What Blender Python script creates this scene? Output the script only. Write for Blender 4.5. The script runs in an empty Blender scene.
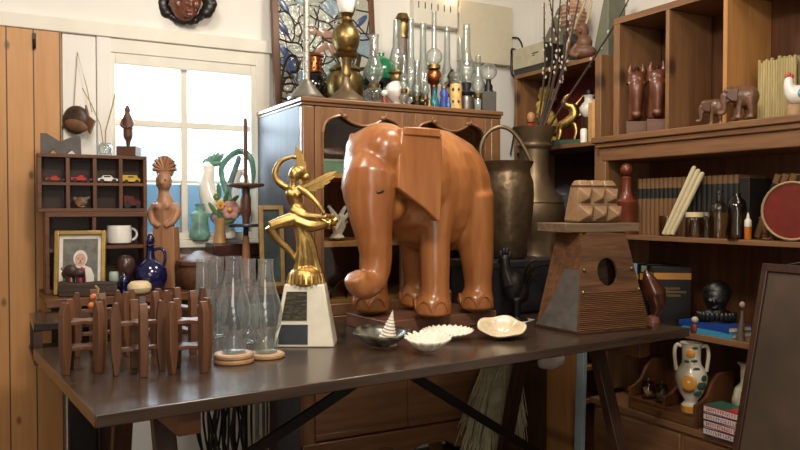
import bpy, bmesh, math, random
from mathutils import Vector, Matrix, Euler
random.seed(7)
C = bpy.context.scene.collection
PI = math.pi
V = Vector

# ---------------------------------------------------------------- camera model (for laying things out on real surfaces)
FPX = 745.0; YAW = math.radians(29); PITCH = math.atan(17/745); EYE = 1.16
_r = V((math.cos(YAW), -math.sin(YAW), 0))
_f0 = V((math.sin(YAW), math.cos(YAW), 0))
_d = _f0*math.cos(PITCH) + V((0, 0, -math.sin(PITCH)))
_u = _f0*math.sin(PITCH) + V((0, 0, math.cos(PITCH)))
def ray(px, py): return _d + _r*((px-400)/FPX) + _u*((225-py)/FPX)
def onZ(px, py, z):
    v = ray(px, py); t = (z-EYE)/v.z; return V((v.x*t, v.y*t, z))
def onY(px, py, Y):
    v = ray(px, py); t = Y/v.y; return V((v.x*t, Y, EYE+v.z*t))
def onX(px, py, X):
    v = ray(px, py); t = X/v.x; return V((X, v.y*t, EYE+v.z*t))
def atY(px, Y, z):
    p = onY(px, 215, Y); return V((p.x, Y, z))
def atX(px, X, z):
    p = onX(px, 215, X); return V((X, p.y, z))
def mpp(p): return (V((p[0], p[1], p[2]-EYE)).dot(_d))/FPX       # metres per pixel at a point
FACE = -YAW                                                       # rotation that turns local -Y to face the viewer

# ---------------------------------------------------------------- mesh builder
class MB:
    def __init__(s): s.bm = bmesh.new(); s.mi = 0
    def _tag(s, n0):
        s.bm.faces.ensure_lookup_table()
        for f in s.bm.faces[n0:]: f.material_index = s.mi
    def quad(s, pts):
        n0 = len(s.bm.faces); s.bm.faces.new([s.bm.verts.new(p) for p in pts]); s._tag(n0); return s
    def box(s, x0, x1, y0, y1, z0, z1, m=None):
        n0 = len(s.bm.faces)
        co = [(x, y, z) for x in (x0, x1) for y in (y0, y1) for z in (z0, z1)]
        vs = [s.bm.verts.new((m @ V(c)) if m else c) for c in co]
        for f in ((0,1,3,2),(4,6,7,5),(0,4,5,1),(2,3,7,6),(0,2,6,4),(1,5,7,3)):
            s.bm.faces.new([vs[i] for i in f])
        s._tag(n0); return s
    def bar(s, a, b, w, t, up=(0, 0, 1)):
        """rectangular bar from a to b, w across, t along the up side"""
        a = V(a); b = V(b); d = (b-a); L = d.length; d.normalize()
        x = d.cross(V(up))
        if x.length < 1e-4: x = d.cross(V((1, 0, 0)))
        x.normalize(); y = x.cross(d)
        m = Matrix((x, d, y)).transposed().to_4x4(); m.translation = a
        return s.box(-w/2, w/2, 0, L, -t/2, t/2, m)
    def frustum(s, p0, p1, z0, z1, m=None):
        """p0, p1: matching outlines (x, y) at heights z0 and z1"""
        n0 = len(s.bm.faces); n = len(p0)
        T = (lambda c: m @ V(c)) if m else (lambda c: c)
        a = [s.bm.verts.new(T((x, y, z0))) for x, y in p0]; b = [s.bm.verts.new(T((x, y, z1))) for x, y in p1]
        for i in range(n): s.bm.faces.new((a[i], a[(i+1) % n], b[(i+1) % n], b[i]))
        s.bm.faces.new(a[::-1]); s.bm.faces.new(b); s._tag(n0); return s
    def prism(s, pts, y0, y1, m=None):
        """outline (x, z) extruded along y"""
        n0 = len(s.bm.faces); n = len(pts)
        T = (lambda c: m @ V(c)) if m else (lambda c: c)
        a = [s.bm.verts.new(T((x, y0, z))) for x, z in pts]; b = [s.bm.verts.new(T((x, y1, z))) for x, z in pts]
        for i in range(n): s.bm.faces.new((a[i], a[(i+1) % n], b[(i+1) % n], b[i]))
        s.bm.faces.new(a[::-1]); s.bm.faces.new(b); s._tag(n0); return s
    def lathe(s, prof, n=20, c=(0, 0, 0), m=None, sx=1, sy=1):
        n0 = len(s.bm.faces); c = V(c); rows = []
        T = (lambda q: m @ q) if m else (lambda q: q)
        for r, z in prof:
            if r < 1e-5: rows.append([s.bm.verts.new(T(c+V((0, 0, z))))])
            else: rows.append([s.bm.verts.new(T(c+V((r*sx*math.cos(2*PI*k/n), r*sy*math.sin(2*PI*k/n), z)))) for k in range(n)])
        for A, B in zip(rows, rows[1:]):
            for k in range(n):
                k2 = (k+1) % n
                if len(A) == 1 and len(B) == 1: break
                if len(A) == 1: s.bm.faces.new((A[0], B[k2], B[k]))
                elif len(B) == 1: s.bm.faces.new((A[k], A[k2], B[0]))
                else: s.bm.faces.new((A[k], A[k2], B[k2], B[k]))
        s._tag(n0); return s
    def cyl(s, a, b, r, n=12, r2=None): return s.tube([a, b], [r, r if r2 is None else r2], n)
    def tube(s, pts, rads, n=8, flat=1.0):
        n0 = len(s.bm.faces); pts = [V(p) for p in pts]
        if not hasattr(rads, '__len__'): rads = [rads]*len(pts)
        t0 = (pts[1]-pts[0]).normalized()
        x = t0.cross(V((0, 0, 1)))
        if x.length < 1e-3: x = V((1, 0, 0))
        x.normalize(); rows = []
        for i, p in enumerate(pts):
            t = (pts[min(i+1, len(pts)-1)]-pts[max(i-1, 0)])
            t = t.normalized() if t.length > 1e-9 else t0
            x = (x - t*x.dot(t)); x.normalize(); y = t.cross(x)
            rows.append([s.bm.verts.new(p+(x*math.cos(2*PI*k/n)+y*math.sin(2*PI*k/n)*flat)*rads[i]) for k in range(n)])
        for A, B in zip(rows, rows[1:]):
            for k in range(n): s.bm.faces.new((A[k], A[(k+1) % n], B[(k+1) % n], B[k]))
        s.bm.faces.new(rows[0][::-1]); s.bm.faces.new(rows[-1]); s._tag(n0); return s
    def ell(s, c, r, rot=None, n=16, k=10):
        n0 = len(s.bm.faces)
        if not hasattr(r, '__len__'): r = (r, r, r)
        m = Matrix.Translation(V(c))
        if rot: m = m @ Euler(rot).to_matrix().to_4x4()
        m = m @ Matrix.Diagonal((r[0], r[1], r[2], 1))
        bmesh.ops.create_uvsphere(s.bm, u_segments=n, v_segments=k, radius=1, matrix=m)
        s._tag(n0); return s
    def mesh(s, me, m=None):
        n0 = len(s.bm.faces); nv = len(s.bm.verts)
        s.bm.from_mesh(me)
        if m:
            s.bm.verts.ensure_lookup_table()
            for v in s.bm.verts[nv:]: v.co = m @ v.co
        s._tag(n0); return s
    def xf(s, m):
        for v in s.bm.verts: v.co = m @ v.co
        return s
    def organic(s, voxel, smooth=6, fac=.5):
        """melt everything so far into one continuous skin"""
        me = bpy.data.meshes.new('t'); bmesh.ops.recalc_face_normals(s.bm, faces=s.bm.faces[:]); s.bm.to_mesh(me)
        o = bpy.data.objects.new('t', me); C.objects.link(o)
        r = o.modifiers.new('r', 'REMESH'); r.mode = 'VOXEL'; r.voxel_size = voxel
        k = o.modifiers.new('s', 'SMOOTH'); k.factor = fac; k.iterations = smooth
        dg = bpy.context.evaluated_depsgraph_get(); dg.update()
        e = bpy.data.meshes.new_from_object(o.evaluated_get(dg))
        s.bm.free(); s.bm = bmesh.new(); s.bm.from_mesh(e)
        bpy.data.objects.remove(o); bpy.data.meshes.remove(me); bpy.data.meshes.remove(e)
        for f in s.bm.faces: f.material_index = s.mi
        return s
    def build(s, name, mat, parent=None, bev=0, smooth=40, loc=None, rotz=0, fix=True):
        me = bpy.data.meshes.new(name)
        if fix: bmesh.ops.recalc_face_normals(s.bm, faces=s.bm.faces[:])
        s.bm.to_mesh(me); s.bm.free()
        for m in (mat if isinstance(mat, (list, tuple)) else [mat]): me.materials.append(m)
        if smooth:
            for p in me.polygons: p.use_smooth = True
            try: me.set_sharp_from_angle(angle=math.radians(smooth))
            except Exception: pass
        o = bpy.data.objects.new(name, me); C.objects.link(o)
        if parent: o.parent = parent
        if loc is not None: o.location = loc
        if rotz: o.rotation_euler = (0, 0, rotz)
        if bev:
            b = o.modifiers.new('bevel', 'BEVEL'); b.width = bev; b.segments = 2; b.limit_method = 'ANGLE'; b.angle_limit = math.radians(50)
        return o

def tag(o, label, cat, group=None):
    o['label'] = label; o['category'] = cat
    if group: o['group'] = group
    return o
def thing(name, label, cat, loc=(0, 0, 0), rotz=0, group=None):
    o = bpy.data.objects.new(name, None); C.objects.link(o)
    o.empty_display_size = .05
    o.location = loc; o.rotation_euler = (0, 0, rotz)
    return tag(o, label, cat, group)
def struct(mb, name, mat, bev=0, parent=None, smooth=40):
    o = mb.build(name, mat, parent, bev, smooth)
    o['kind'] = 'structure'
    return o
def dup(root, loc, rotz, label=None):
    r = root.copy(); C.objects.link(r); r.location = loc; r.rotation_euler = (0, 0, rotz)
    if label: r['label'] = label
    for ch in list(root.children):
        c = ch.copy(); C.objects.link(c); c.parent = r
        for g in list(ch.children):
            q = g.copy(); C.objects.link(q); q.parent = c
    return r
def arc(cx, cz, r, a0, a1, n, y=0, rz=None):
    rz = r if rz is None else rz
    return [V((cx+r*math.cos(math.radians(a0+(a1-a0)*i/n)), y, cz+rz*math.sin(math.radians(a0+(a1-a0)*i/n)))) for i in range(n+1)]
def spline(pts, k=6):
    """Catmull-Rom through the points"""
    P = [V(p) for p in pts]; P = [P[0]*2-P[1]]+P+[P[-1]*2-P[-2]]; out = []
    for i in range(1, len(P)-2):
        for j in range(k):
            t = j/k; a, b, c, d = P[i-1:i+3]
            out.append(.5*((2*b)+(c-a)*t+(2*a-5*b+4*c-d)*t*t+(3*b-a-3*c+d)*t**3))
    out.append(P[-2]); return out
def lerps(v, n):
    """resample a list of radii to n values"""
    r = []
    for i in range(n):
        f = i/(n-1)*(len(v)-1); a = int(min(f, len(v)-2)); r.append(v[a]+(v[a+1]-v[a])*(f-a))
    return r

# ---------------------------------------------------------------- materials
def hexc(h):
    h = h.lstrip('#'); out = []
    for i in (0, 2, 4):
        c = int(h[i:i+2], 16)/255; out.append(c/12.92 if c <= .04045 else ((c+.055)/1.055)**2.4)
    return (*out, 1)
def newmat(name):
    m = bpy.data.materials.new(name); m.use_nodes = True
    nt = m.node_tree; b = nt.nodes['Principled BSDF']
    return m, nt, b
def plain(name, col, rough=.5, metal=0, var=.12, scale=30, bump=.0, coat=0, spec=.5):
    m, nt, b = newmat(name); c = hexc(col)
    n = nt.nodes.new('ShaderNodeTexNoise'); n.inputs['Scale'].default_value = scale; n.inputs['Detail'].default_value = 4
    tc = nt.nodes.new('ShaderNodeTexCoord'); nt.links.new(tc.outputs['Object'], n.inputs['Vector'])
    r = nt.nodes.new('ShaderNodeValToRGB')
    r.color_ramp.elements[0].position = .3; r.color_ramp.elements[1].position = .7
    r.color_ramp.elements[0].color = tuple(x*(1-var) for x in c[:3])+(1,)
    r.color_ramp.elements[1].color = tuple(min(1, x*(1+var)) for x in c[:3])+(1,)
    nt.links.new(n.outputs['Fac'], r.inputs['Fac']); nt.links.new(r.outputs['Color'], b.inputs['Base Color'])
    b.inputs['Roughness'].default_value = rough; b.inputs['Metallic'].default_value = metal
    b.inputs['Coat Weight'].default_value = coat; b.inputs['Coat Roughness'].default_value = .15
    b.inputs['Specular IOR Level'].default_value = spec
    if bump:
        bp = nt.nodes.new('ShaderNodeBump'); bp.inputs['Strength'].default_value = bump; bp.inputs['Distance'].default_value = .005
        nt.links.new(n.outputs['Fac'], bp.inputs['Height']); nt.links.new(bp.outputs['Normal'], b.inputs['Normal'])
    return m
def wood(name, c1, c2, axis='x', scale=1, rough=.45, coat=0, knots=0, bump=.15, planks=0, pax='x', spec=.5):
    """grain streaks along an axis; optional knots; optional plank seams every `planks` metres along pax"""
    m, nt, b = newmat(name); N = nt.nodes.new; L = nt.links.new
    tc = N('ShaderNodeTexCoord'); mp = N('ShaderNodeMapping')
    st = {'x': (1.2, 16, 16), 'y': (16, 1.2, 16), 'z': (16, 16, 1.2)}[axis]
    mp.inputs['Scale'].default_value = tuple(s*scale for s in st)
    L(tc.outputs['Object'], mp.inputs['Vector'])
    n = N('ShaderNodeTexNoise'); n.inputs['Scale'].default_value = 1.6; n.inputs['Detail'].default_value = 6; n.inputs['Distortion'].default_value = .6
    L(mp.outputs['Vector'], n.inputs['Vector'])
    n2 = N('ShaderNodeTexNoise'); n2.inputs['Scale'].default_value = 7; n2.inputs['Detail'].default_value = 3
    L(mp.outputs['Vector'], n2.inputs['Vector'])
    mx = N('ShaderNodeMath'); mx.operation = 'MULTIPLY_ADD'; mx.inputs[1].default_value = .35
    L(n2.outputs['Fac'], mx.inputs[0]); 
    mm = N('ShaderNodeMath'); mm.operation = 'MULTIPLY'; mm.inputs[1].default_value = .65
    L(n.outputs['Fac'], mm.inputs[0]); L(mm.outputs[0], mx.inputs[2])
    r = N('ShaderNodeValToRGB'); r.color_ramp.elements[0].position = .36; r.color_ramp.elements[1].position = .64
    r.color_ramp.elements[0].color = hexc(c1); r.color_ramp.elements[1].color = hexc(c2)
    L(mx.outputs[0], r.inputs['Fac']); col = r.outputs['Color']
    def mult(col, fac_out, c):
        k = N('ShaderNodeMix'); k.data_type = 'RGBA'; k.blend_type = 'MIX'
        L(fac_out, k.inputs['Factor']); L(col, k.inputs['A']); k.inputs['B'].default_value = c; return k.outputs['Result']
    if knots:
        mk = N('ShaderNodeMapping'); mk.inputs['Scale'].default_value = tuple({'x': (.55, 1, 1), 'y': (1, .55, 1), 'z': (1, 1, .55)}[axis])
        L(tc.outputs['Object'], mk.inputs['Vector'])
        sx_ = N('ShaderNodeSeparateXYZ'); cx_ = N('ShaderNodeCombineXYZ'); L(mk.outputs['Vector'], sx_.inputs[0])
        a_, b__ = {'x': (0, 2), 'y': (1, 2), 'z': (0, 2)}[axis]; L(sx_.outputs[a_], cx_.inputs[0]); L(sx_.outputs[b__], cx_.inputs[1])
        vo = N('ShaderNodeTexVoronoi'); vo.voronoi_dimensions = '2D'; vo.inputs['Scale'].default_value = knots; L(cx_.outputs[0], vo.inputs['Vector'])
        kr = N('ShaderNodeValToRGB'); kr.color_ramp.elements[0].position = .025; kr.color_ramp.elements[1].position = .065
        kr.color_ramp.elements[0].color = (.85,)*3+(1,); kr.color_ramp.elements[1].color = (0, 0, 0, 1)
        L(vo.outputs['Distance'], kr.inputs['Fac'])
        col = mult(col, kr.outputs['Color'], tuple(x*.3 for x in hexc(c1)[:3])+(1,))
    if planks:
        sp = N('ShaderNodeSeparateXYZ'); L(tc.outputs['Object'], sp.inputs[0])
        md = N('ShaderNodeMath'); md.operation = 'PINGPONG'; md.inputs[1].default_value = planks/2
        L(sp.outputs[{'x': 0, 'y': 1, 'z': 2}[pax]], md.inputs[0])
        lt = N('ShaderNodeMath'); lt.operation = 'LESS_THAN'; lt.inputs[1].default_value = .0022; L(md.outputs[0], lt.inputs[0])
        col = mult(col, lt.outputs[0], tuple(x*.15 for x in hexc(c1)[:3])+(1,))
    L(col, b.inputs['Base Color']); b.inputs['Roughness'].default_value = rough; b.inputs['Specular IOR Level'].default_value = spec
    b.inputs['Coat Weight'].default_value = coat; b.inputs['Coat Roughness'].default_value = .18
    if bump:
        bp = N('ShaderNodeBump'); bp.inputs['Strength'].default_value = bump; bp.inputs['Distance'].default_value = .003
        L(mx.outputs[0], bp.inputs['Height']); L(bp.outputs['Normal'], b.inputs['Normal'])
    return m
def glass(name, tint='fbfdfc', edge='c4cecb', gloss=.04, refl=1.0, rim_highlight=0):
    """thin clear glass: see-through face-on, darker and shinier towards the rim"""
    m, nt, b = newmat(name); N = nt.nodes.new; L = nt.links.new
    nt.nodes.remove(b); out = nt.nodes['Material Output']
    lw = N('ShaderNodeLayerWeight'); lw.inputs['Blend'].default_value = .4
    mix = N('ShaderNodeMix'); mix.data_type = 'RGBA'; mix.inputs['A'].default_value = hexc(tint); mix.inputs['B'].default_value = hexc(edge)
    L(lw.outputs['Facing'], mix.inputs['Factor'])
    tr = N('ShaderNodeBsdfTransparent'); L(mix.outputs['Result'], tr.inputs['Color'])
    gl = N('ShaderNodeBsdfGlossy'); gl.inputs['Roughness'].default_value = gloss
    pw = N('ShaderNodeMath'); pw.operation = 'POWER'; pw.inputs[1].default_value = 2.5; L(lw.outputs['Facing'], pw.inputs[0])
    mu = N('ShaderNodeMath'); mu.operation = 'MULTIPLY_ADD'; mu.inputs[1].default_value = .5*refl; mu.inputs[2].default_value = .05*refl; mu.use_clamp = True
    L(pw.outputs[0], mu.inputs[0])
    ms = N('ShaderNodeMixShader'); L(mu.outputs[0], ms.inputs[0]); L(tr.outputs[0], ms.inputs[1]); L(gl.outputs[0], ms.inputs[2])
    if not rim_highlight: L(ms.outputs[0], out.inputs['Surface']); return m
    df = N('ShaderNodeBsdfDiffuse'); df.inputs['Color'].default_value = (.85, .9, .9, 1); tl = N('ShaderNodeBsdfTranslucent'); tl.inputs['Color'].default_value = (.85, .9, .9, 1)  # white diffuse mixed in, strongest at the rim, standing for highlights and dust
    dt_ = N('ShaderNodeMixShader'); L(df.outputs[0], dt_.inputs[1]); L(tl.outputs[0], dt_.inputs[2])
    fm_ = N('ShaderNodeMath'); fm_.operation = 'MULTIPLY_ADD'; fm_.inputs[1].default_value = rim_highlight*5; fm_.inputs[2].default_value = rim_highlight; L(pw.outputs[0], fm_.inputs[0])
    m2 = N('ShaderNodeMixShader'); L(fm_.outputs[0], m2.inputs[0]); L(ms.outputs[0], m2.inputs[1]); L(dt_.outputs[0], m2.inputs[2])
    L(m2.outputs[0], out.inputs['Surface']); return m
def emis(name, col, s):
    m, nt, b = newmat(name)
    b.inputs['Emission Color'].default_value = hexc(col); b.inputs['Emission Strength'].default_value = s; b.inputs['Base Color'].default_value = hexc(col)
    return m

M = {}
M['wall'] = plain('plaster', 'ebe9e3', .85, var=.04, scale=4, bump=.05)
M['trim'] = plain('cream_paint', 'e3dfd2', .6, var=.05, scale=8)
M['floor'] = wood('floorboard', '4a3020', '6a4a30', 'x', .6, .5, planks=.14, pax='y')
M['pine'] = wood('pine_board', 'b5814c', 'c69259', 'z', .8, .5, knots=5.5, planks=.088, pax='x')
M['pine_plain'] = wood('pine_plain', 'b07c46', 'ca9458', 'z', 1, .5, knots=3)
M['pine_shelf'] = wood('pine_shelf', '77543a', '946e48', 'z', 1, .5, knots=2.5)
M['pine_shelf_y'] = wood('pine_shelf_lengthwise', '704d34', '8a6544', 'y', 1, .5)
M['brown'] = wood('brown_wood', '4c2e1b', '6e4529', 'x', 1, .45)
M['brown_z'] = wood('brown_wood_upright', '4c2e1b', '6e4529', 'z', 1, .45)
M['dark'] = wood('dark_wood', '2c1a12', '432a1c', 'x', 1, .4)
M['dark_z'] = wood('dark_wood_upright', '2c1a12', '432a1c', 'z', 1, .4)
M['tabletop'] = wood('worn_tabletop', '33271f', '4a3a2f', 'x', .8, .26, coat=.3, bump=.10)
M['cab'] = wood('cabinet_wood', '6c4a30', '8a6444', 'x', .7, .38, coat=.2)
M['cab_z'] = wood('cabinet_wood_upright', '6c4a30', '8a6444', 'z', .7, .38, coat=.2)
M['cab_side'] = wood('cabinet_side_sheen_wood', '4c4a4e', '5a565a', 'z', .7, .5, bump=.03, spec=.2)  # grey sheen of the reflected window is worked into this base colour
M['eleph'] = wood('carved_teak', '92562c', 'b07441', 'z', .5, .33, coat=.35, bump=.06)
M['teak'] = wood('light_teak', '80563a', 'a57650', 'z', 1.5, .5)
M['black'] = plain('black_metal', '15110f', .45, .3)
M['steel'] = plain('dark_steel', '4c4c52', .34, .7, var=.2, scale=10)
M['gold'] = plain('gilt_bronze', 'b8985c', .38, 1, var=.15, scale=60, bump=.1)
M['brass'] = plain('aged_brass', '8c784e', .38, 1, var=.25, scale=25)
M['copper'] = plain('copper', 'a8643e', .3, 1, var=.2)
M['silver'] = plain('tarnished_silver', '96928a', .38, .9, var=.15, scale=40)
M['pewter'] = plain('pewter', '78664f', .4, .7, var=.2, scale=14, bump=.15)
M['hammered'] = plain('hammered_metal', '65543f', .36, .7, var=.25, scale=35, bump=.5)
M['stand'] = wood('stand_wood', '523422', '744c32', 'z', 1.5, .5)
M['marble'] = plain('cream_marble', 'e4ddc8', .4, var=.1, scale=14)
M['shell'] = plain('white_shell', 'e6dccb', .5, var=.1, scale=40, bump=.2)
M['white'] = plain('white_ceramic', 'ece8e0', .22, var=.03, coat=.4)
M['cream'] = plain('cream_ceramic', 'dcc79c', .4, var=.06)
M['cobalt'] = plain('cobalt_glaze', '0c1140', .08, var=.3, scale=20, coat=.8)
M['glass'] = glass('clear_glass', refl=2.0, rim_highlight=.07)
M['pane'] = glass('window_glass', 'ffffff', 'e8f0ee')
M['greenglass'] = plain('emerald_glass', '0e7d4c', .08, coat=.9, var=.15)
M['smoke'] = glass('smoked_glass', '4a3a2c', '1a120c', .05, 1.6)
M['milk'] = plain('milk_glass', 'f2efe6', .12, var=.02, coat=.6)
M['cord'] = plain('twine', 'a08a62', .8)
# ---------------------------------------------------------------- the room
YW, XR, CEIL = 3.08, 2.50, 2.45
XL, YF = -1.9, -1.6
m = MB().box(XL-.1, XR+.1, YF-.1, YW+.1, -.1, 0); struct(m, 'floor', M['floor'])
m = MB().box(XL-.1, XR+.1, YF-.1, YW+.15, CEIL, CEIL+.1); struct(m, 'ceiling', M['wall'])
WX0, WX1, WZ0, WZ1 = .425, 1.00, 1.03, 1.76                       # window opening
m = MB()
m.box(XL-.1, WX0, YW, YW+.12, 0, CEIL); m.box(WX1, XR+.1, YW, YW+.12, 0, CEIL)
m.box(WX0, WX1, YW, YW+.12, 0, WZ0); m.box(WX0, WX1, YW, YW+.12, WZ1, CEIL)
struct(m, 'wall_back', M['wall'])
struct(MB().box(XR, XR+.1, YF-.1, YW, 0, CEIL), 'wall_right', M['wall'])
struct(MB().box(XL-.1, XL, YF-.1, YW, 0, CEIL), 'wall_left', M['wall'])
struct(MB().box(XL-.1, XR+.1, YF-.1, YF, 0, CEIL), 'wall_front', M['wall'])
# beam over the window, plaster posts left of it
struct(MB().box(XL, 1.13, YW-.035, YW, 1.815, 1.868), 'trim_1', M['trim'], .004)
struct(MB().box(.252, .37, YW-.022, YW, 0, 1.815), 'trim_2', M['wall'], .004)
struct(MB().box(.372, .424, YW-.028, YW, 1.0, 1.815), 'trim_3', M['wall'], .004)
# pine plank door on the left, with its latch hook
d = thing('door_1', 'knotty pine plank door at the left end of the back wall', 'door'); d['kind'] = 'structure'
del d['category']
MB().box(-.787, .181, YW-.028, YW-.002, 0, 1.815).build('door_panel', M['pine'], d, .002, loc=(.067, 0, 0))['kind'] = 'structure'
hk = MB().bar((.158, YW-.034, 1.80), (.158, YW-.034, 1.772), .012, .008, (0, 1, 0)).tube([(.158, YW-.036, 1.775), (.158, YW-.042, 1.757), (.158, YW-.036, 1.744)], .006)
hk.build('door_hook', M['black'], d)['kind'] = 'structure'
# window: casing, sash with four panes in view
w = thing('window_1', 'white-framed window with four large panes and frosted lower row', 'window'); w['kind'] = 'structure'; del w['category']
f = MB(); y0, y1 = YW-.02, YW+.06
f.box(WX0-.012, WX0+.014, y0, y1, WZ0, WZ1); f.box(WX1-.022, WX1+.008, y0, y1, WZ0, WZ1)
f.box(WX0+.014, WX1-.022, y0+.001, y1, WZ1-.042, WZ1+.002); f.box(WX0+.014, WX1-.022, y0+.001, y1, WZ0, WZ0+.03)
f.build('window_frame', M['trim'], w, .003)['kind'] = 'structure'
cas = MB().box(WX1, WX1+.06, YW-.025, YW, WZ0-.05, 1.815).box(WX0-.02, WX1+.05, YW-.024, YW, WZ1, 1.815)
cas.build('window_casing', M['trim'], w, .003)['kind'] = 'structure'
mx = .705; mz = 1.497
mu = MB().box(mx-.013, mx+.013, YW, YW+.04, WZ0+.03, WZ1-.042).box(WX0+.014, WX1-.022, YW+.002, YW+.038, mz-.012, mz+.012).box(WX0+.014, WX1-.022, YW+.004, YW+.036, 1.262, 1.274)
mu.build('glazing_bars', M['trim'], w, .002)['kind'] = 'structure'
MB().box(WX0, WX1, YW+.018, YW+.021, 1.27, WZ1).build('window_pane', M['pane'], w)['kind'] = 'structure'
fm, nt, b = newmat('rippled_glass'); b.inputs['Base Color'].default_value = hexc('647884'); b.inputs['Transmission Weight'].default_value = .85; b.inputs['Roughness'].default_value = .35
vo = nt.nodes.new('ShaderNodeTexVoronoi'); vo.inputs['Scale'].default_value = 70; bp = nt.nodes.new('ShaderNodeBump'); bp.inputs['Strength'].default_value = .7
tc = nt.nodes.new('ShaderNodeTexCoord'); nt.links.new(tc.outputs['Object'], vo.inputs['Vector'])
nt.links.new(vo.outputs['Distance'], bp.inputs['Height']); nt.links.new(bp.outputs['Normal'], b.inputs['Normal'])
MB().box(WX0, WX1, YW+.018, YW+.022, WZ0, 1.255).build('frosted_pane', fm, w)['kind'] = 'structure'
MB().box(WX0-.03, WX1+.03, YW-.05, YW+.03, WZ0-.03, WZ0).build('window_sill', M['trim'], w, .003)['kind'] = 'structure'
# outside: a pale blue neighbouring wall and bright sky
struct(MB().box(-3, 5, 6.2, 6.4, -1, 1.38), 'wall_exterior', plain('blue_render', '7f98a8', .9, var=.08, scale=2))
struct(MB().box(-3, 1.85, 8.0, 8.2, -1, 2.06), 'wall_exterior', plain('pale_render', '8a99a2', .9, var=.05, scale=2))
struct(MB().box(-6, 8, YW+.3, 9, -1.1, -1.0), 'ground_exterior', plain('yard', '8f9a98', .9))

# ---------------------------------------------------------------- light
sc = bpy.context.scene
W = bpy.data.worlds.new('sky'); sc.world = W; W.use_nodes = True
bg = W.node_tree.nodes['Background']; bg.inputs['Color'].default_value = (.86, .95, 1, 1); bg.inputs['Strength'].default_value = 6.5
def area(name, loc, tgt, size, power, col):
    l = bpy.data.lights.new(name, 'AREA'); l.energy = power; l.size = size; l.color = col
    o = bpy.data.objects.new(name, l); C.objects.link(o); o.location = loc
    o.rotation_euler = (V(tgt)-V(loc)).to_track_quat('-Z', 'Y').to_euler(); return o
WARM = (1, .70, .40)
area('ceiling_and_fill_light', (.55, .75, 2.4), (.9, 1.7, .6),   .35, 27, (1, .90, .77))
area('ceiling_and_fill_light', (1.45, 2.05, 2.4), (1.45, 2.3, .8), .25, 11, (1, .88, .73))
area('ceiling_and_fill_light', (.30, 1.9, 2.4), (.45, 2.7, .9), .3, 9, (1, .91, .80))
area('ceiling_and_fill_light', (1.7, .6, 2.4), (2.0, 1.6, .8), .4, 6, (1, .87, .72))
area('ceiling_and_fill_light', (-.6, -.9, 2.2), (1.1, 2.2, .5), 1.0, 15, (1, .92, .82))  # added high fill behind the camera for front faces and undersides
area('low_fill', (-.35, -1.1, 1.05), (1.3, 2.2, .7), .8, 8, (1, .91, .80))  # added low fill behind the camera, brightens the space under the table
sun = area('window_daylight', (.72, YW+.35, 1.75), (.95, 1.9, .75), .7, 26, (.66, .84, 1))

# ---------------------------------------------------------------- camera
cam = bpy.data.cameras.new('camera'); cam.sensor_width = 36; cam.lens = FPX/800*36; cam.clip_start = .02
co = bpy.data.objects.new('camera', cam); C.objects.link(co); co.location = (0, 0, EYE)
co.rotation_euler = (PI/2-PITCH, 0, -YAW); sc.camera = co
vs = sc.view_settings; sc.display_settings.display_device = 'sRGB'
vs.view_transform = 'Standard'; vs.look = 'None'; vs.exposure = .22; vs.gamma = 1; vs.use_curve_mapping = False
sc.cycles.use_denoising = True; sc.cycles.max_bounces = 10; sc.cycles.transparent_max_bounces = 24; sc.cycles.caustics_reflective = False; sc.cycles.caustics_refractive = False
# ---------------------------------------------------------------- long trestle table (its frame: origin at the near left corner)
ZT = .76; TA = V((.178, 1.538, 0)); TROT = math.radians(4.84)
TM = Matrix.Translation(TA) @ Matrix.Rotation(TROT, 4, 'Z')
t = thing('trestle_table', 'long dark brown trestle table crowded with carvings and curios', 'table', TA, TROT)
TL, TW = 1.875, .81
top = MB().box(0, TL, 0, TW, ZT-.028, ZT)
top.build('tabletop', M['tabletop'], t, .003)
for x in (.2, 1.70):
    MB().box(x-.025, x+.025, .045, TW-.05, ZT-.085, ZT-.0285).build('cross_rail', M['brown'], t, .002)
    MB().bar((x, .25, ZT-.086), (x, .03, 0.0), .05, .032, (0, 1, 0)).build('leg', M['dark_z'], t, .002)
    MB().bar((x, .60, ZT-.086), (x, .77, 0.0), .05, .032, (0, 1, 0)).build('leg', M['dark_z'], t, .002)
    MB().box(x-.016, x+.016, .115, .70, .2, .24).build('stretcher', M['dark'], t, .002)
MB().bar((.22, .40, .37), (1.03, .40, ZT-.03), .03, .012, (0, 1, 0)).build('brace', M['black'], t)
MB().bar((1.68, .43, .22), (.88, .43, ZT-.03), .03, .012, (0, 1, 0)).build('brace', M['black'], t)

# ---------------------------------------------------------------- glazed display cabinet on the back wall
CX0, CX1, CY0, CY1, CT = 1.006, 1.90, 2.55, 3.055, 1.566
c = thing('display_cabinet', 'tall brown display cabinet with curved glazed doors behind the carved elephant', 'cabinet')
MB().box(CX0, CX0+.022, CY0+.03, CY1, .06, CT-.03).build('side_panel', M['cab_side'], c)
MB().box(CX1-.022, CX1, CY0+.03, CY1, .06, CT-.03).build('side_panel', M['cab_z'], c)
MB().box(CX0+.022, CX1-.022, CY1-.015, CY1, .06, CT-.03).build('back_panel', M['brown_z'], c)
tb = MB().box(CX0-.006, CX1+.008, CY0-.008, CY1, CT-.018, CT).box(CX0-.002, CX1+.003, CY0-.002, CY1, CT-.03, CT-.018)
tb.build('top_board', M['cab'], c, .004)
for a, b_ in ((CX0, CX0+.05), (CX1-.05, CX1)):
    MB().box(a, b_, CY0, CY0+.03, .06, CT-.03).build('corner_post', M['cab_z'], c, .006)
for z in (1.275, 1.012, .79):
    MB().box(CX0+.022, CX1-.022, CY0+.05, CY1-.015, z, z+.018).build('shelf', M['pine_plain'], c)
MB().box(CX0+.05, CX1-.05, CY0, CY0+.03, .70, .755).build('middle_rail', M['cab'], c, .003)
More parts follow.
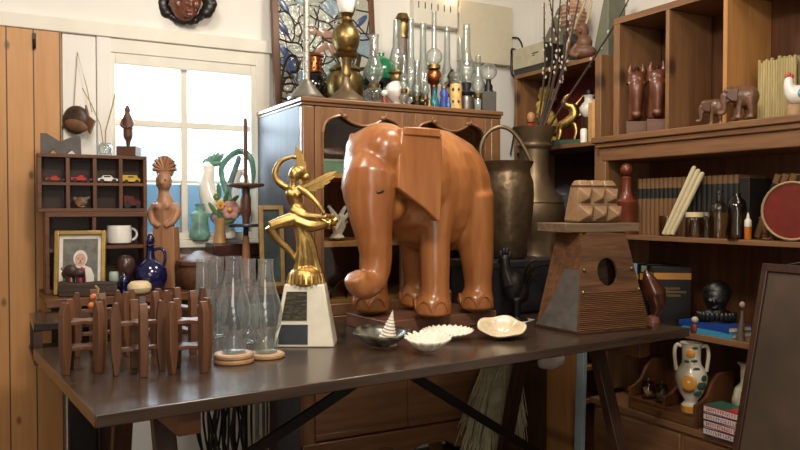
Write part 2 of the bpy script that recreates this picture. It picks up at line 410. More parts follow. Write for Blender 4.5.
MB().box(CX0+.022, CX1-.022, CY0+.03, CY1-.015, .2, .215).build('floor_board', M['cab'], c)
def glazed_door(x0, x1):
    d = MB().box(x0, x1, CY0+.001, CY0+.026, .757, .80)
    d.box(x0, x0+.03, CY0+.001, CY0+.026, .80, CT-.032); d.box(x1-.03, x1, CY0+.001, CY0+.026, .80, CT-.032)
    a, b_ = x0+.03, x1-.03; w = b_-a; zt = CT-.032
    prof = [(a, zt), (b_, zt), (b_, zt-.095)]
    lo = [(b_, zt-.095)]+[(b_-.055+.055*math.cos(q), zt-.095+.06*math.sin(q)) for q in (PI*.15, PI*.3, PI*.45)]
    mid = [(a+w*.5+w*.27*math.cos(q), zt-.045+.018*math.cos(2*q)) for q in [PI*i/10 for i in range(11)]]
    le = [(2*a+w-x, z) for x, z in lo[::-1]]
    curve = lo+mid+le
    d.prism([(a, zt), (b_, zt)]+curve, CY0+.001, CY0+.026)
    o = d.build('glazed_door', M['cab_z'], c, .002)
    bd = MB().tube(spline([V((x, CY0-.003, z)) for x, z in curve], 2), .0055, 6)
    for s in (-1, 1):
        cx = a+w/2+s*w*.24
        bd.ell((cx, CY0-.005, zt-.03), (.013, .008, .009)); bd.tube([(cx, CY0-.004, zt-.035), (cx+s*.015, CY0-.006, zt-.02), (cx+s*.012, CY0-.006, zt-.008)], [.007, .005, .002])
    bd.tube([(a, CY0-.002, zt-.095), (a, CY0-.002, .80)], .004, 6); bd.tube([(b_, CY0-.002, zt-.095), (b_, CY0-.002, .80)], .004, 6)
    bd.build('beading', M['cab'], o)
    MB().box(a, b_, CY0+.012, CY0+.014, .80, zt-.002).build('door_glass', M['pane'], o)
glazed_door(CX0+.051, 1.4525); glazed_door(1.4535, CX1-.051)
for x0, x1 in ((CX0+.051, 1.4525), (1.4535, CX1-.051)):
    d = MB().box(x0, x1, CY0+.006, CY0+.026, .29, .698); 
    o = d.build('lower_door', M['cab'], c, .003)
    MB().box(x0+.004, x1-.004, CY0+.0015, CY0+.006, .295, .315).build('door_moulding', M['cab'], o, .002)
kb = MB().lathe([(0, 0), (.008, .0), (.012, .012), (.006, .02), (0, .022)], 10, m=Matrix.Translation((1.475, CY0+.006, .52)) @ Matrix.Rotation(PI/2, 4, 'X')); kb.build('door_knob', M['brass'], c)
ap = [(CX0, .285), (CX1, .285), (CX1, .05)]; n = 24
ap += [(CX1-.06-(CX1-CX0-.12)*i/n, .17+.045*math.sin(PI*i/n)+.02*math.cos(6*PI*i/n)) for i in range(n+1)] + [(CX0, .05)]
MB().prism(ap, CY0-.004, CY0+.024).build('apron', M['cab'], c, .003)
for x in (CX0+.03, CX1-.03):
    for y in (CY0+.03, CY1-.03): MB().box(x-.025, x+.025, y-.025, y+.025, 0, .07).build('foot', M['cab_z'], c, .004)

# ---------------------------------------------------------------- bookcase on the right wall
BX = 2.18; BB = 2.485; BY0, BY1 = 1.02, 2.29
b = thing('bookcase', 'large brown built-up bookcase with pigeonholes above and deep shelves below', 'bookcase')
MB().box(BX+.02, BB, BY1-.025, BY1, .41, 1.37).build('side_panel', M['pine_shelf'], b)
MB().box(BB-.015, BB, BY0, BY1-.026, .0, 1.98).build('back_panel', M['brown_z'], b)
lg = MB().box(BX+.004, BB-.015, BY0, BY1+.025, 1.425, 1.45).box(BX+.014, BB-.015, BY0, BY1+.015, 1.405, 1.425).box(BX+.024, BB-.015, BY0, BY1, 1.35, 1.405)
lg.build('cornice_ledge', M['pine_shelf_y'], b, .004)
MB().box(BX+.018, BX+.04, BY1-.045, BY1-.001, .41, 1.349).build('stile', M['pine_shelf'], b, .002)
for z, th in ((1.055, .018), (.716, .022)):
    MB().box(BX+.002, BB-.016, BY0, BY1-.026, z-th, z).build('shelf', M['pine_shelf_y'], b, .002)
for y in (2.205, 1.955, 1.705, 1.395, 1.205):
    MB().box(BX+.05, BB-.016, y, y+(.032 if y > 2.2 else .017), 1.451, 1.90).build('divider', M['pine_plain'] if y == 1.705 else M['pine_shelf'], b, .002)
MB().box(BX+.05, BB-.016, BY0, 2.237, 1.901, 1.925).build('top_board', M['pine_shelf_y'], b)
MB().box(BX-.035, BB-.016, BY0, BY1-.02, .365, .39).build('cabinet_top', M['pine_shelf_y'], b, .003)
MB().box(BX-.02, BB-.016, BY0, BY1-.03, .0, .364).build('cabinet_body', M['pine_shelf'], b)
for y0, y1 in ((1.82, 2.235), (1.385, 1.80)):
    MB().box(BX-.034, BX-.0205, y0, y1, .03, .355).build('cabinet_door', M['pine_shelf_y'], b, .003)

# ---------------------------------------------------------------- crate shelf between the bookcase and the corner
KX, KY0, KY1 = 2.24, 2.317, 2.90
k = thing('corner_shelf', 'reddish pine corner shelf with suitcase on top and curios inside', 'shelf')
KB = XR-.012
MB().box(KX, KB, KY0, KY0+.035, .93, 1.80).build('side_panel', M['pine_shelf'], k, .002)
MB().box(KX, KB, KY1-.016, KY1, .93, 1.80).build('side_panel', M['pine_shelf'], k, .002)
MB().box(KX, KB, KY0+.0355, KY1-.0165, 1.782, 1.80).build('top_board', M['pine_shelf_y'], k, .002)
MB().box(KX, KB, KY0+.0355, KY1-.0165, 1.424, 1.442).build('shelf', M['pine_shelf_y'], k, .002)
MB().box(KX, KB, KY0+.0355, KY1-.0165, .93, .95).build('bottom_board', M['pine_shelf_y'], k, .002)
MB().box(KB-.008, KB, KY0+.0355, KY1-.0165, 1.4425, 1.7815).build('back_panel', plain('oxblood_board', '6a2420', .6), k)
MB().box(KB-.008, KB, KY0+.0355, KY1-.0165, .9505, 1.4235).build('back_panel', M['dark_z'], k)

# low pine shelf underneath, seen below the table
p = thing('pine_shelf_unit', 'narrow pine shelf unit seen under the table beside the blue post', 'shelf')
PX0, PX1, PY0, PY1, PT = 2.15, 2.485, 2.36, 2.72, .925
for a, b_ in ((PX0, PX0+.018), (PX1-.018, PX1)): MB().box(a, b_, PY0, PY1, 0, PT).build('side_panel', M['pine_plain'], p, .002)
for z in (.04, .33, .47, .68, .907):
    MB().box(PX0+.0185, PX1-.0185, PY0+.004, PY1-.01, z, z+.016).build('shelf', M['pine_plain'], p, .001)
MB().box(PX0+.0185, PX1-.0185, PY1-.009, PY1, 0, PT).build('back_panel', M['dark_z'], p)
po = MB().bar((2.085, 2.27, 0), (2.138, 2.305, .74), .042, .02, (1, 0, 0)).build('blue_post', plain('pale_blue_paint', '9fb6bd', .6, var=.1), None, .002)
tag(po, 'pale blue painted wooden post leaning against the pine shelf unit under the table', 'post')

# dark cupboard behind the table that carries the tall vase; steel trunk on the table that carries the jug
q = thing('low_cupboard', 'low dark cupboard behind the table under the tall vase', 'cupboard')
MB().box(1.925, 2.14, 2.53, 3.03, .03, .92).build('body', M['dark_z'], q, .003)
MB().box(1.92, 2.145, 2.52, 3.04, .92, .94).build('top_board', M['dark'], q, .003)
for x in (1.945, 2.12):
    for y in (2.55, 3.01): MB().box(x-.015, x+.015, y-.015, y+.015, 0, .03).build('foot', M['dark'], q)
tr = thing('metal_trunk', 'dark steel trunk on the table under the hammered jug', 'trunk', TM @ V((1.475, .55, ZT)), TROT)
MB().box(0, .37, 0, .235, .004, .198).build('body', M['steel'], tr, .006)
MB().box(-.004, .374, -.004, .239, .176, .203).build('lid', M['steel'], tr, .004)
for x in (.02, .35):
    for y in (.02, .215): MB().box(x-.012, x+.012, y-.012, y+.012, 0, .004).build('foot', M['black'], tr)
MB().box(.17, .2, -.012, -.004, .15, .19).build('latch', M['brass'], tr)

# ---------------------------------------------------------------- plank desk under the window and the little dark bench
dk = thing('plank_desk', 'rough plank desk under the window holding cubbies and ornaments', 'desk')
DZ = .86; DY0, DY1, DX0, DX1 = 2.685, 3.05, .165, .985
pr_ = [(DX0+(DX1-DX0)*i/22, DY0+random.uniform(-.008, .008)) for i in range(23)]+[(DX1, DY1), (DX0, DY1)]
MB().frustum(pr_, pr_, DZ-.028, DZ).build('desk_top', M['brown'], dk, .002)
MB().box(DX0+.02, DX1-.02, DY0+.06, DY0+.08, DZ-.17, DZ-.0285).build('apron', M['dark'], dk)
for x in (DX0+.20, DX1-.06):
    for y in (DY0+.06, DY1-.05): MB().box(x, x+.04, y, y+.04, 0, DZ-.0285).build('leg', M['dark_z'], dk, .002)
MB().box(.115, .40, 2.405, 2.66, .80, .824).build('side_shelf', plain('polished_black_wood', '2a2420', .2, coat=.4), dk, .003)
for x, y in ((.127, 2.417), (.388, 2.417), (.127, 2.648)): MB().box(x-.011, x+.011, y-.011, y+.011, .716, .7995).build('side_shelf_post', M['dark_z'], dk)
MB().box(.115, .40, 2.405, 2.70, .70, .7155).build('lower_shelf', M['dark'], dk); MB().box(.30, .34, 2.701, 2.745, .68, .831).build('shelf_bracket', M['dark_z'], dk)

# ---------------------------------------------------------------- dark framed panel leaning on the bookcase
lp = thing('framed_board', 'large dark framed wooden panel leaning against the bookcase at far right', 'panel', (1.925, 1.495, 0), 0)
mt = Matrix.Rotation(math.radians(13.5), 4, 'Y')
H = 1.005; Wd = .55
MB().box(-.02, -.006, -Wd, 0, 0, H, mt).build('board', plain('dark_board', '43352a', .5, var=.3, scale=6), lp)
fr = MB()
fr.box(-.028, 0, -.02, .001, .001, H, mt); fr.box(-.028, 0, -Wd, -Wd+.02, .001, H, mt); fr.box(-.028, 0, -Wd, 0, H-.022, H+.004, mt); fr.box(-.028, 0, -Wd, 0, 0.001, .03, mt)
fr.build('edging', M['dark_z'], lp, .002)
MB().tube([mt @ V(q) for q in ((-.01, -.05, H), (-.01, -.12, H+.018), (-.01, -.4, H+.022), (-.01, -.5, H))], .0022, 6).build('hanging_wire', M['steel'], lp)
# ---------------------------------------------------------------- the carved elephant and its plinth
PLM = TM @ V((1.058, .535, ZT))
pl = MB().box(-.035, .425, -.008, .240, 0, .044).build('wooden_plinth', wood('plinth_wood', '6a4634', '825a46', 'x', 1, .4), None, .003, loc=TM @ V((.985, .448, ZT)), rotz=TROT)
tag(pl, 'dark wooden plinth block under the big carved elephant', 'plinth')
EO = V((1.3585*.957, 2.254*.957, ZT+.0535)); EROT = math.radians(198)
el = thing('carved_elephant', 'large polished orange-brown carved wooden elephant standing on a dark plinth', 'elephant', EO, EROT); el.scale = (.957,)*3
def elephant_body(lean=True):
    m = MB()
    m.ell((-.03, 0, .425), (.245, .170, .220)); m.ell((-.105, .003, .415), (.165, .166, .212)); m.ell((.10, .005, .455), (.16, .160, .185))
    m.ell((.03, 0, .53), (.19, .12, .115))
    m.ell((.235, .015, .495), (.145, .12, .148)); m.ell((.270, .075, .54), (.085, .068, .078)); m.ell((.262, -.035, .552), (.075, .07, .07))
    m.ell((.33, .045, .43), (.085, .092, .12))
    m.ell((.265, .02, .385), (.075, .07, .07)); m.ell((.262, .062, .362), (.06, .058, .05))
    tr = spline([(.318, .045, .47), (.335, .055, .37), (.335, .070, .27), (.330, .076, .20), (.345, .080, .145), (.385, .088, .122), (.418, .088, .130), (.438, .088, .160)], 5)
    m.tube(tr, lerps([.092, .078, .058, .050, .045, .042, .040, .038], len(tr)), 14)
    legs = (((.075, .1), 1), ((.150, -.118), 1), ((-.142, .118), 0), ((-.061, -.096), 0))
    for (x, y), fr in legs:
        if fr: pts = [(x, y, .0), (x, y, .10), (x-.005, y*.95, .25), (x-.03, y*.72, .42)]; r = [.056, .05, .054, .085]
        else: pts = [(x, y, .0), (x, y, .10), (x+.01, y*.98, .22), (x+.03, y*.75, .40)]; r = [.054, .05, .064, .10]
        sp = spline(pts, 4); m.tube(sp, lerps(r, len(sp)), 14)
        m.ell((x+.010, y, .035), (.068, .062, .048)); m.ell((x+.008, y, .012), (.071, .065, .016))
    return m, legs
m, legs = elephant_body()
m.organic(.0075, 10)
m.build('body', M['eleph'], el, smooth=80)
for (x, y), fr in legs:                                            # toenails: raised arches round each foot
    nl = MB()
    for a in (-62, -8, 46):
        q = math.radians(a+22); ca, sa = math.cos(q), math.sin(q)
        n_, tg = V((ca, sa, 0)), V((-sa, ca, 0)); c0 = V((x+.010, y, 0))
        pts = []
        for i in range(9):
            w = PI*i/8; h = .008+.048*math.sin(w); s_ = math.sqrt(max(0, 1-((h-.035)/.05)**2))
            ang = q+.48*math.cos(w)
            pts.append(c0+V((math.cos(ang)*.068*s_, math.sin(ang)*.062*s_, h)))
        nl.tube(pts, [.003, .0055, .006, .006, .006, .006, .006, .0055, .003], 6)
    nl.build('toenails', M['eleph'], el)
def ear(side):
    E = [(.272, .118, .612), (.172, .168, .612), (.150, .178, .598), (.152, .180, .45), (.160, .182, .335), (.170, .180, .318), (.215, .165, .36), (.305, .132, .425), (.294, .122, .52)]
    m = MB(); n0 = []
    for off in (0, .022): n0.append([m.bm.verts.new((x, side*(y+off-.006)*(1 if side > 0 else .80), z)) for x, y, z in E])
    a, b = n0; n = len(E)
    for i in range(n): m.bm.faces.new((a[i], a[(i+1) % n], b[(i+1) % n], b[i]))
    bmesh.ops.triangulate(m.bm, faces=[m.bm.faces.new(a[::-1]), m.bm.faces.new(b)])
    m.build('ear', M['eleph'], el, .006, smooth=30)
ear(1); ear(-1)
for s in (1,): MB().bar((.270, s*.135, .604), (.162, s*.194, .600), .014, .026).build('ear_fold', M['eleph'], el, .004)
ey = MB().ell((.362, .125, .412), (.014, .006, .006), (0, .3, -.5)); ey.build('eye', M['dark'], el)

# ---------------------------------------------------------------- winged gilt figure on a marble block
SB = onZ(306, 349, ZT); SB = TM @ V((.70, .315, ZT)); SB = onZ(306, 344, ZT)
k = mpp(SB)
st = thing('winged_statuette', 'gilt winged dancing figure trophy on a tapered cream marble block', 'statuette', SB, FACE)
def L(px, py, y=0): return V(((px-306)*k, y, (349-py)*k))
w0, w1, h = 30*k, 19.5*k, 61*k
MB().frustum([(-w0, -.055), (w0, -.055), (w0, .055), (-w0, .055)], [(-w1, -.038), (w1, -.038), (w1, .038), (-w1, .038)], 0, h).build('marble_block', M['marble'], st, .004)
def facequad(px0, px1, py0, py1, mat, name):
    m = MB(); q = []
    for py in (py0, py1):
        z = (349-py)*k; f = z/h; yy = -.055+.017*f
        for px in (px0, px1): q.append((px, yy, z, f))
    (a, ya, za, fa), (b_, _, _, _), (c_, yc, zc, fc), (d_, _, _, _) = q
    X = lambda px, f: (px-306)*k
    front = [V((X(px0+(7 if 0 else 0)-4*(1-0)*(1-fa)*0, fa), ya-.002, za)), V((X(px1, fa), ya-.002, za)), V((X(px1, fc), yc-.002, zc)), V((X(px0-5, fc), yc-.002, zc))]
    back = [p+V((0, .004, 0)) for p in front]
    vs = [m.bm.verts.new(p) for p in front+back]
    for f in ((0,1,2,3),(7,6,5,4),(0,4,5,1),(1,5,6,2),(2,6,7,3),(3,7,4,0)): m.bm.faces.new([vs[i] for i in f])
    return m.build(name, mat, st)
pqm, nt, b = newmat('engraved_plaque'); b.inputs['Metallic'].default_value = .7; b.inputs['Roughness'].default_value = .45
wv = nt.nodes.new('ShaderNodeTexNoise'); wv.inputs['Scale'].default_value = 60
tc = nt.nodes.new('ShaderNodeTexCoord'); mp = nt.nodes.new('ShaderNodeMapping'); mp.inputs['Scale'].default_value = (1, .2, 4)
rp = nt.nodes.new('ShaderNodeValToRGB'); rp.color_ramp.elements[0].position = .45; rp.color_ramp.elements[1].position = .62
rp.color_ramp.elements[0].color = hexc('3c372e'); rp.color_ramp.elements[1].color = hexc('5e5646')
nt.links.new(tc.outputs['Object'], mp.inputs['Vector']); nt.links.new(mp.outputs[0], wv.inputs['Vector']); nt.links.new(wv.outputs['Fac'], rp.inputs['Fac']); nt.links.new(rp.outputs[0], b.inputs['Base Color'])
facequad(289, 309, 295, 323, pqm, 'plaque'); facequad(284, 310, 327, 346, plain('slate_plaque', '3a3e44', .4, .5), 'plaque')
# figure
g = MB()
g.ell(L(306, 283), (18*k, 17*k, 13*k))
def T(pts, rads, n=10, kk=4):
    sp = spline(pts, kk); g.tube(sp, lerps([r*k for r in rads], len(sp)), n)
T([L(307, 281, .0), L(306, 262, -.004), L(304, 240, -.006), L(302, 222, 0)], [5, 6, 6.5, 9])           # standing leg
T([L(302, 222, 0), L(287, 226, -.02), L(272, 231, -.03)], [9, 6.5, 5])                                      # raised thigh
T([L(271, 231, -.03), L(279, 244, -.02), L(291, 256, -.012), L(297, 266, -.01)], [5, 4.2, 3.2, 2.6])       # shin
T([L(301, 224, 0), L(297, 210, 0), L(294, 200, 0), L(294, 192, 0)], [9.5, 6.5, 8.5, 7])                  # torso
g.ell(L(291, 199, -.014), (4.2*k,)*3); g.ell(L(298, 200, -.014), (4.2*k,)*3)
T([L(294, 193, 0), L(294, 186, 0)], [3.2, 3])
g.ell(L(295, 180, 0), (6*k, 6.5*k, 7*k))                                                                    # head
g.ell(L(298, 177, .008), (8.5*k, 7*k, 6.5*k)); g.ell(L(305, 182, .01), (5*k, 4*k, 4*k))                   # hair
g.ell(L(290.5, 181, -.012), (1.4*k,)*3)
T([L(288, 193, 0), L(279, 187, -.005), L(276, 178, -.005), L(281, 167, 0), L(292, 162.5, 0), L(297, 163, 0)], [4, 3.4, 3.2, 2.6, 2, 2.2])   # raised arm
T([L(299, 193, -.005), L(308, 199, -.02), L(318, 208, -.03), L(326, 219, -.03)], [4, 3.2, 2.6, 2])        # lowered arm
T([L(294, 215, -.005), L(306, 221, -.015), L(318, 222, -.02), L(329, 222, -.025)], [8, 5, 4, 3], 8)       # drapery
T([L(298, 226, -.01), L(312, 231, -.015), L(324, 229, -.02), L(331, 224, -.025)], [8, 6, 4.5, 3], 8)
T([L(303, 232, -.01), L(311, 250, -.005), L(315, 266, 0), L(318, 278, 0)], [6, 5.5, 5, 6], 8)
T([L(300, 228, -.012), L(301, 250, -.012), L(300, 268, -.01), L(297, 280, -.008)], [6, 4, 4.5, 6], 8)
g.organic(.0022, 3)
g.build('figure', M['gold'], st, smooth=70)
rb = MB()
for i in range(22):
    a = 2*PI*i/22; rb.tube([L(306, 288)+V((math.cos(a)*18.2*k, math.sin(a)*17.2*k, 0)), L(306, 279)+V((math.cos(a)*16*k, math.sin(a)*15*k, 0)), L(306, 271)+V((math.cos(a)*7*k, math.sin(a)*7*k, 0))], [1.9*k, 1.6*k, .8*k], 6)
rb.build('ribbed_mound', M['gold'], st)
for root, tips, sg in ((L(301, 190, .014), [(296.5, 150), (299.5, 153), (302.5, 159), (305, 166), (306, 174)], 1),
                   (L(303, 192, .012), [(337, 176.5), (336, 181), (331, 186.5), (325, 191), (317, 195)], -1)):
    wg = MB()
    for i, (tx, tz) in enumerate(tips):
        tp = L(tx, tz, .014); d = (tp-root); n_ = V((-d.z, 0, d.x)).normalized(); w_ = 2.6*k
        o = [root-n_*w_*.6, root.lerp(tp, .55)-n_*w_, root.lerp(tp, .85)-n_*w_*.8, tp, root.lerp(tp, .85)+n_*w_*.8, root.lerp(tp, .55)+n_*w_, root+n_*w_*.6]
        yy = .010+.0022*i; wg.prism([(q.x, q.z) for q in o], yy, yy+.005)
    wg.build('wing', M['gold'], st, .0008, smooth=60)
wr = MB(); rnd = random.Random(3)
for i in range(60):
    wr.ell(L(326+rnd.uniform(-9, 11), 226+rnd.uniform(-6, 7), -.02+rnd.uniform(-.018, .018)), rnd.uniform(1.2, 2.4)*k, None, 6, 4)
wr.tube([L(320, 222, -.02), L(330, 228, -.02), L(338, 224, -.02)], [3*k, 5*k, 3*k])
wr.build('flower_basket', M['gold'], st)

# ---------------------------------------------------------------- six small post stands in two rows
stand_mat = M['teak']
def make_stand(label):
    t = thing('post_stand', label, 'stand', group='small wooden post stands on the table')
    R = .052
    for i in range(4):
        a = PI/4+PI/2*i; x, y = R*math.cos(a), R*math.sin(a)
        mm = Matrix.Translation((x, y, 0)) @ Matrix.Rotation(a, 4, 'Z')
        prof = [(-.004, 0), (.006, 0), (.0125, .06), (.0125, .148), (.004, .174), (-.004, .174), (-.010, .138), (-.0115, .06)]
        MB().prism(prof, -.0095, .0095, mm).build('post', M['stand'], t, .0015, smooth=30)
    for z in (.056, .118):
        star = []
        for i in range(8):
            a = PI/4+PI/4*i; rr = R-.004 if i % 2 == 0 else .021
            for da in ((-.12, .12) if i % 2 == 0 else (0,)): star.append((rr*math.cos(a+da), rr*math.sin(a+da)))
        MB().frustum(star, star, z, z+.009).build('star_shelf', M['stand'], t, .001, smooth=30)
    return t
SL = [('small wooden post stand at the front left corner of the table', 84, 371, .3), ('small wooden post stand in the middle of the front row', 139, 373, -.25), ('small wooden post stand at right of the front row beside glass chimneys', 190, 370, .15),
      ('small wooden post stand at left of the back row, holding orange scraps', 98, 355, -.2), ('small wooden post stand in the middle of the back row, holding a glass tube', 143, 353, .2), ('small wooden post stand at right of the back row before the round lidded pot', 185, 351, -.1)]
s0 = None; stand_pos = []
for lab, px, py, a in SL:
    p = onZ(px, py, ZT); stand_pos.append(p)
    if s0 is None: s0 = make_stand(lab); s0.location = p; s0.rotation_euler = (0, 0, FACE+a)
    else: dup(s0, p, FACE+a, lab)
p = stand_pos[4]; gt = MB().lathe([(.008, 0), (.0082, .09), (.007, .09), (.0068, .002), (0, .002)], 12).build('glass_tube', M['glass'], None, loc=(p.x, p.y, ZT+.0654))
tag(gt, 'narrow clear glass tube standing in a wooden post stand', 'tube')
p = stand_pos[3]; ob = MB(); rnd = random.Random(5)
for i in range(9): ob.ell((rnd.uniform(-.017, .017), rnd.uniform(-.017, .017), .008+.011*(i//3)), rnd.uniform(.007, .01), None, 8, 6)
ob = ob.build('dried_peel', plain('orange_peel', 'c9774a', .6, var=.3, scale=60), None, loc=(p.x, p.y, ZT+.1275)); tag(ob, 'small heap of dried orange peel on a wooden post stand', 'dried peel'); ob['kind'] = 'stuff'
sw = MB().tube([(.005, -.018, 0), (-.004, -.02, .03), (.0, -.02, .055), (-.008, -.02, .064)], .003, 6).build('dried_stalk', M['cord'], None, loc=(p.x, p.y, ZT+.1275)); tag(sw, 'short bent dried stalk beside the orange peel on a post stand', 'stalk')

# ---------------------------------------------------------------- glass lamp chimneys and wooden coasters
coaster_wood = wood('coaster_wood', '94704e', 'ba956c', 'x', 2, .5)
def coaster(px, py, r, label, n):
    p = onZ(px, py, ZT)
    t = thing('wooden_coaster', label, 'coaster', p, group='round wooden coasters under the glass chimneys')
    for i in range(n):
        MB().lathe([(0, .0125*i), (r-.003, .0125*i), (r, .003+.0125*i), (r, .009+.0125*i), (r-.003, .012+.0125*i), (0, .012+.0125*i)], 28).build('disc', coaster_wood, t)
    q = MB().lathe([(r*.55, .0125*n-.0008), (r*.8, .0125*n+.0002), (r*.86, .0125*n-.0008)], 28); q.build('inlay_ring', plain('pale_inlay', 'c9b090', .5), t)
    return p, .0125*n
ca, ha = coaster(234, 362, .052, 'two stacked round wooden coasters nearest the post stands', 2)
cb, hb = coaster(266, 357, .050, 'single round wooden coaster beside the marble block', 1)
def chimney(p, z, label, sc=1, hgt=.27, bulb=.045):
    h = hgt
    t = thing('glass_chimney', label, 'glass', (p.x, p.y, z), group='clear glass lamp chimneys on the table')
    prof = [(.014, 0), (.020, .004), (.0185, .03), (.020, .04), (bulb*.85, .07), (bulb, .10), (bulb*.93, .125), (bulb*.66, .165), (.0215, .2), (.020, .22), (.020, h-.004), (.0215, h), (.0205, h)]
    MB().lathe(prof, 24).build('chimney', M['glass'], t)
    MB().lathe([(0, .001), (.021, .001), (.030, .004), (.034, .035), (.0335, .0355)], 20).build('glass_cup', M['glass'], t)
    return t
chimney(ca, ZT+ha+.0005, 'clear bulbous glass chimney on the stacked coasters', 1, .25)
chimney(cb, ZT+hb+.0005, 'clear bulbous glass chimney on the single coaster', 1, .25)
for px, py, hh, lab in ((204, 344, .25, 'clear glass chimney farthest left, behind the post stands'), (217.5, 337, .25, 'clear glass chimney at the back, second from the left of the group'), (249, 343, .25, 'clear glass chimney behind, between the two coasters')):
    chimney(onZ(px, py, ZT), ZT, lab, 1, hh, .034)

# ---------------------------------------------------------------- shells
def fan_shell(m, R, depth, ribs, elong=1.0, n=72, rings=8, ripple=.05):
    rows = []
    for j in range(rings+1):
        f = j/rings; row = []
        for i in range(n):
            a = 2*PI*i/n; rr = R*f*(1+ripple*math.cos(ribs*a)*f)
            row.append(m.bm.verts.new((rr*math.cos(a)*elong, rr*math.sin(a), depth*f**2.2+.003*math.cos(ribs*a)*f)))
        rows.append(row)
    for A, B in zip(rows, rows[1:]):
        for i in range(n):
            try: m.bm.faces.new((A[i], A[(i+1) % n], B[(i+1) % n], B[i]))
            except Exception: pass
    bmesh.ops.remove_doubles(m.bm, verts=m.bm.verts[:], dist=1e-5)
    return m
def shell_obj(name, label, px, py, mat, R, depth, ribs, elong, rotz, tilt=0, ripple=.05, th=.004):
    p = onZ(px, py, ZT)
    m = fan_shell(MB(), R, depth, ribs, elong, ripple=ripple)
    m.xf(Matrix.Rotation(tilt, 4, 'X')); zmin = min(v.co.z for v in m.bm.verts)
    m.xf(Matrix.Translation((0, 0, -zmin+th+.0015)))
    o = m.build(name, mat, None, loc=p, rotz=rotz, smooth=60)
    s = o.modifiers.new('thick', 'SOLIDIFY'); s.thickness = th; s.offset = 0
    return tag(o, label, 'shell')
mo, nt, b = newmat('mother_of_pearl'); b.inputs['Roughness'].default_value = .25
geo = nt.nodes.new('ShaderNodeNewGeometry'); sp = nt.nodes.new('ShaderNodeSeparateXYZ'); tc = nt.nodes.new('ShaderNodeTexCoord')
nz = nt.nodes.new('ShaderNodeTexNoise'); nz.inputs['Scale'].default_value = 35; nt.links.new(tc.outputs['Object'], nz.inputs['Vector'])
rp = nt.nodes.new('ShaderNodeValToRGB'); rp.color_ramp.elements[0].color = hexc('2e2a24'); rp.color_ramp.elements[1].color = hexc('7d7a68'); rp.color_ramp.elements[0].position = .35; rp.color_ramp.elements[1].position = .7
nt.links.new(nz.outputs['Fac'], rp.inputs['Fac']); nt.links.new(rp.outputs[0], b.inputs['Base Color'])
ab = shell_obj('abalone_shell', 'dark abalone shell bowl holding a pointed spiral shell', 381, 348, mo, .062, .044, 3, 1.3, FACE, .12, .02)
shell_obj('clam_shell', 'small white deeply ribbed clam shell at the front of the shell group', 428, 353, M['shell'], .046, .040, 17, 1.3, FACE, .2, .11)
shell_obj('flat_shell', 'long white flat ribbed shell behind the ribbed clam', 448, 339, M['shell'], .050, .020, 26, 1.5, FACE, .15, .05)
shell_obj('ear_shell', 'cream rounded shell with glossy hollow inside before the black rooster', 501, 338, plain('cream_shell', 'd5c4a4', .25, var=.2, scale=25, coat=.4), .062, .030, 5, 1.2, FACE, .36, .02)
ap_ = onZ(387, 348, ZT)
cs = MB(); pr = []
for i in range(41):
    f = i/40; pr.append((max(.0005, .028*(1-f)*(1+.12*math.cos(2*PI*f*11))), .098*f))
cs.lathe([(0, 0)]+pr, 18)
cs.xf(Matrix.Rotation(math.radians(8), 4, 'X') @ Matrix.Rotation(math.radians(10), 4, 'Y'))
cs = cs.build('spiral_shell', M['shell'], None, loc=(ap_.x, ap_.y, ZT+.016), rotz=FACE); tag(cs, 'pale pointed spiral shell standing in the abalone shell', 'shell')
pa = MB().box(-.05, .05, -.04, .04, 0, .0015).build('paper_sheet', plain('paper', 'd8d4c8', .8), None, loc=TM @ V((1.515, .44, ZT)), rotz=.5)
tag(pa, 'small white paper sheet lying beside the plinth behind the elephant', 'paper')

# ---------------------------------------------------------------- black metal rooster
p = onZ(514, 321, ZT); k = mpp(p)*1.03
def R2(px, py, y=0): return V(((px-515)*k, y, (325-py)*k))
rt = thing('black_rooster', 'small black metal rooster with arched tail between elephant and birdhouse', 'rooster', p, FACE)
m = MB()
m.ell(R2(514, 292), (12*k, 9*k, 15*k)); sp = spline([R2(511, 290), R2(507, 277), R2(506, 267)], 4); m.tube(sp, lerps([10*k, 6.5*k, 5*k], len(sp)))
m.ell(R2(506, 265), (5.5*k, 4.5*k, 5*k)); m.tube([R2(502, 266), R2(497.5, 268)], [2.2*k, .4*k])
m.ell(R2(521, 297), (9*k, 7*k, 12*k))
for x in (-.012, .012): m.tube([R2(517, 303, x), R2(517, 324, x)], [5*k, 3*k])
m.ell(R2(516, 323.5), (14*k, 10*k, 2*k))
m.organic(.004, 3); m.build('body', M['black'], rt, smooth=70)
cb_ = MB().ell(R2(506.5, 262), (6*k, 1.4*k, 1.6*k))
for i, (x, y) in enumerate(((502, 260), (505, 257.5), (508, 258), (511, 261))): cb_.ell(R2(x, y), (2.2*k, 1.2*k, 3.6*k))
cb_.build('comb', M['black'], rt); MB().ell(R2(502.5, 272), (1.8*k, 1.5*k, 3.5*k)).build('wattle', M['black'], rt)
for i, (ex, ey, mx_, my_) in enumerate(((540, 262, 527, 272), (541, 270, 531, 276), (541, 279, 534, 281), (538, 288, 533, 287))):
    sp = spline([R2(521, 300, .004*(i-1.5)), R2(mx_, my_, .006*(i-1.5)), R2(ex, ey, .008*(i-1.5))], 6)
    MB().tube(sp, lerps([3.5*k, 3*k, .8*k], len(sp)), 8, .5).build('tail_feather', M['black'], rt)

# ---------------------------------------------------------------- wooden birdhouse with plank on top
bl = onZ(536, 327, ZT); brt = onZ(650, 329, ZT); bf = onZ(578, 335.5, ZT)
k = mpp(bf)
BHc = V(((bl.x+brt.x)/2, (bl.y+brt.y)/2+.055, ZT))
BR = math.radians(-8)
bh = thing('birdhouse', 'dark wooden birdhouse with slanted sides and a round black hole', 'birdhouse', BHc, BR)
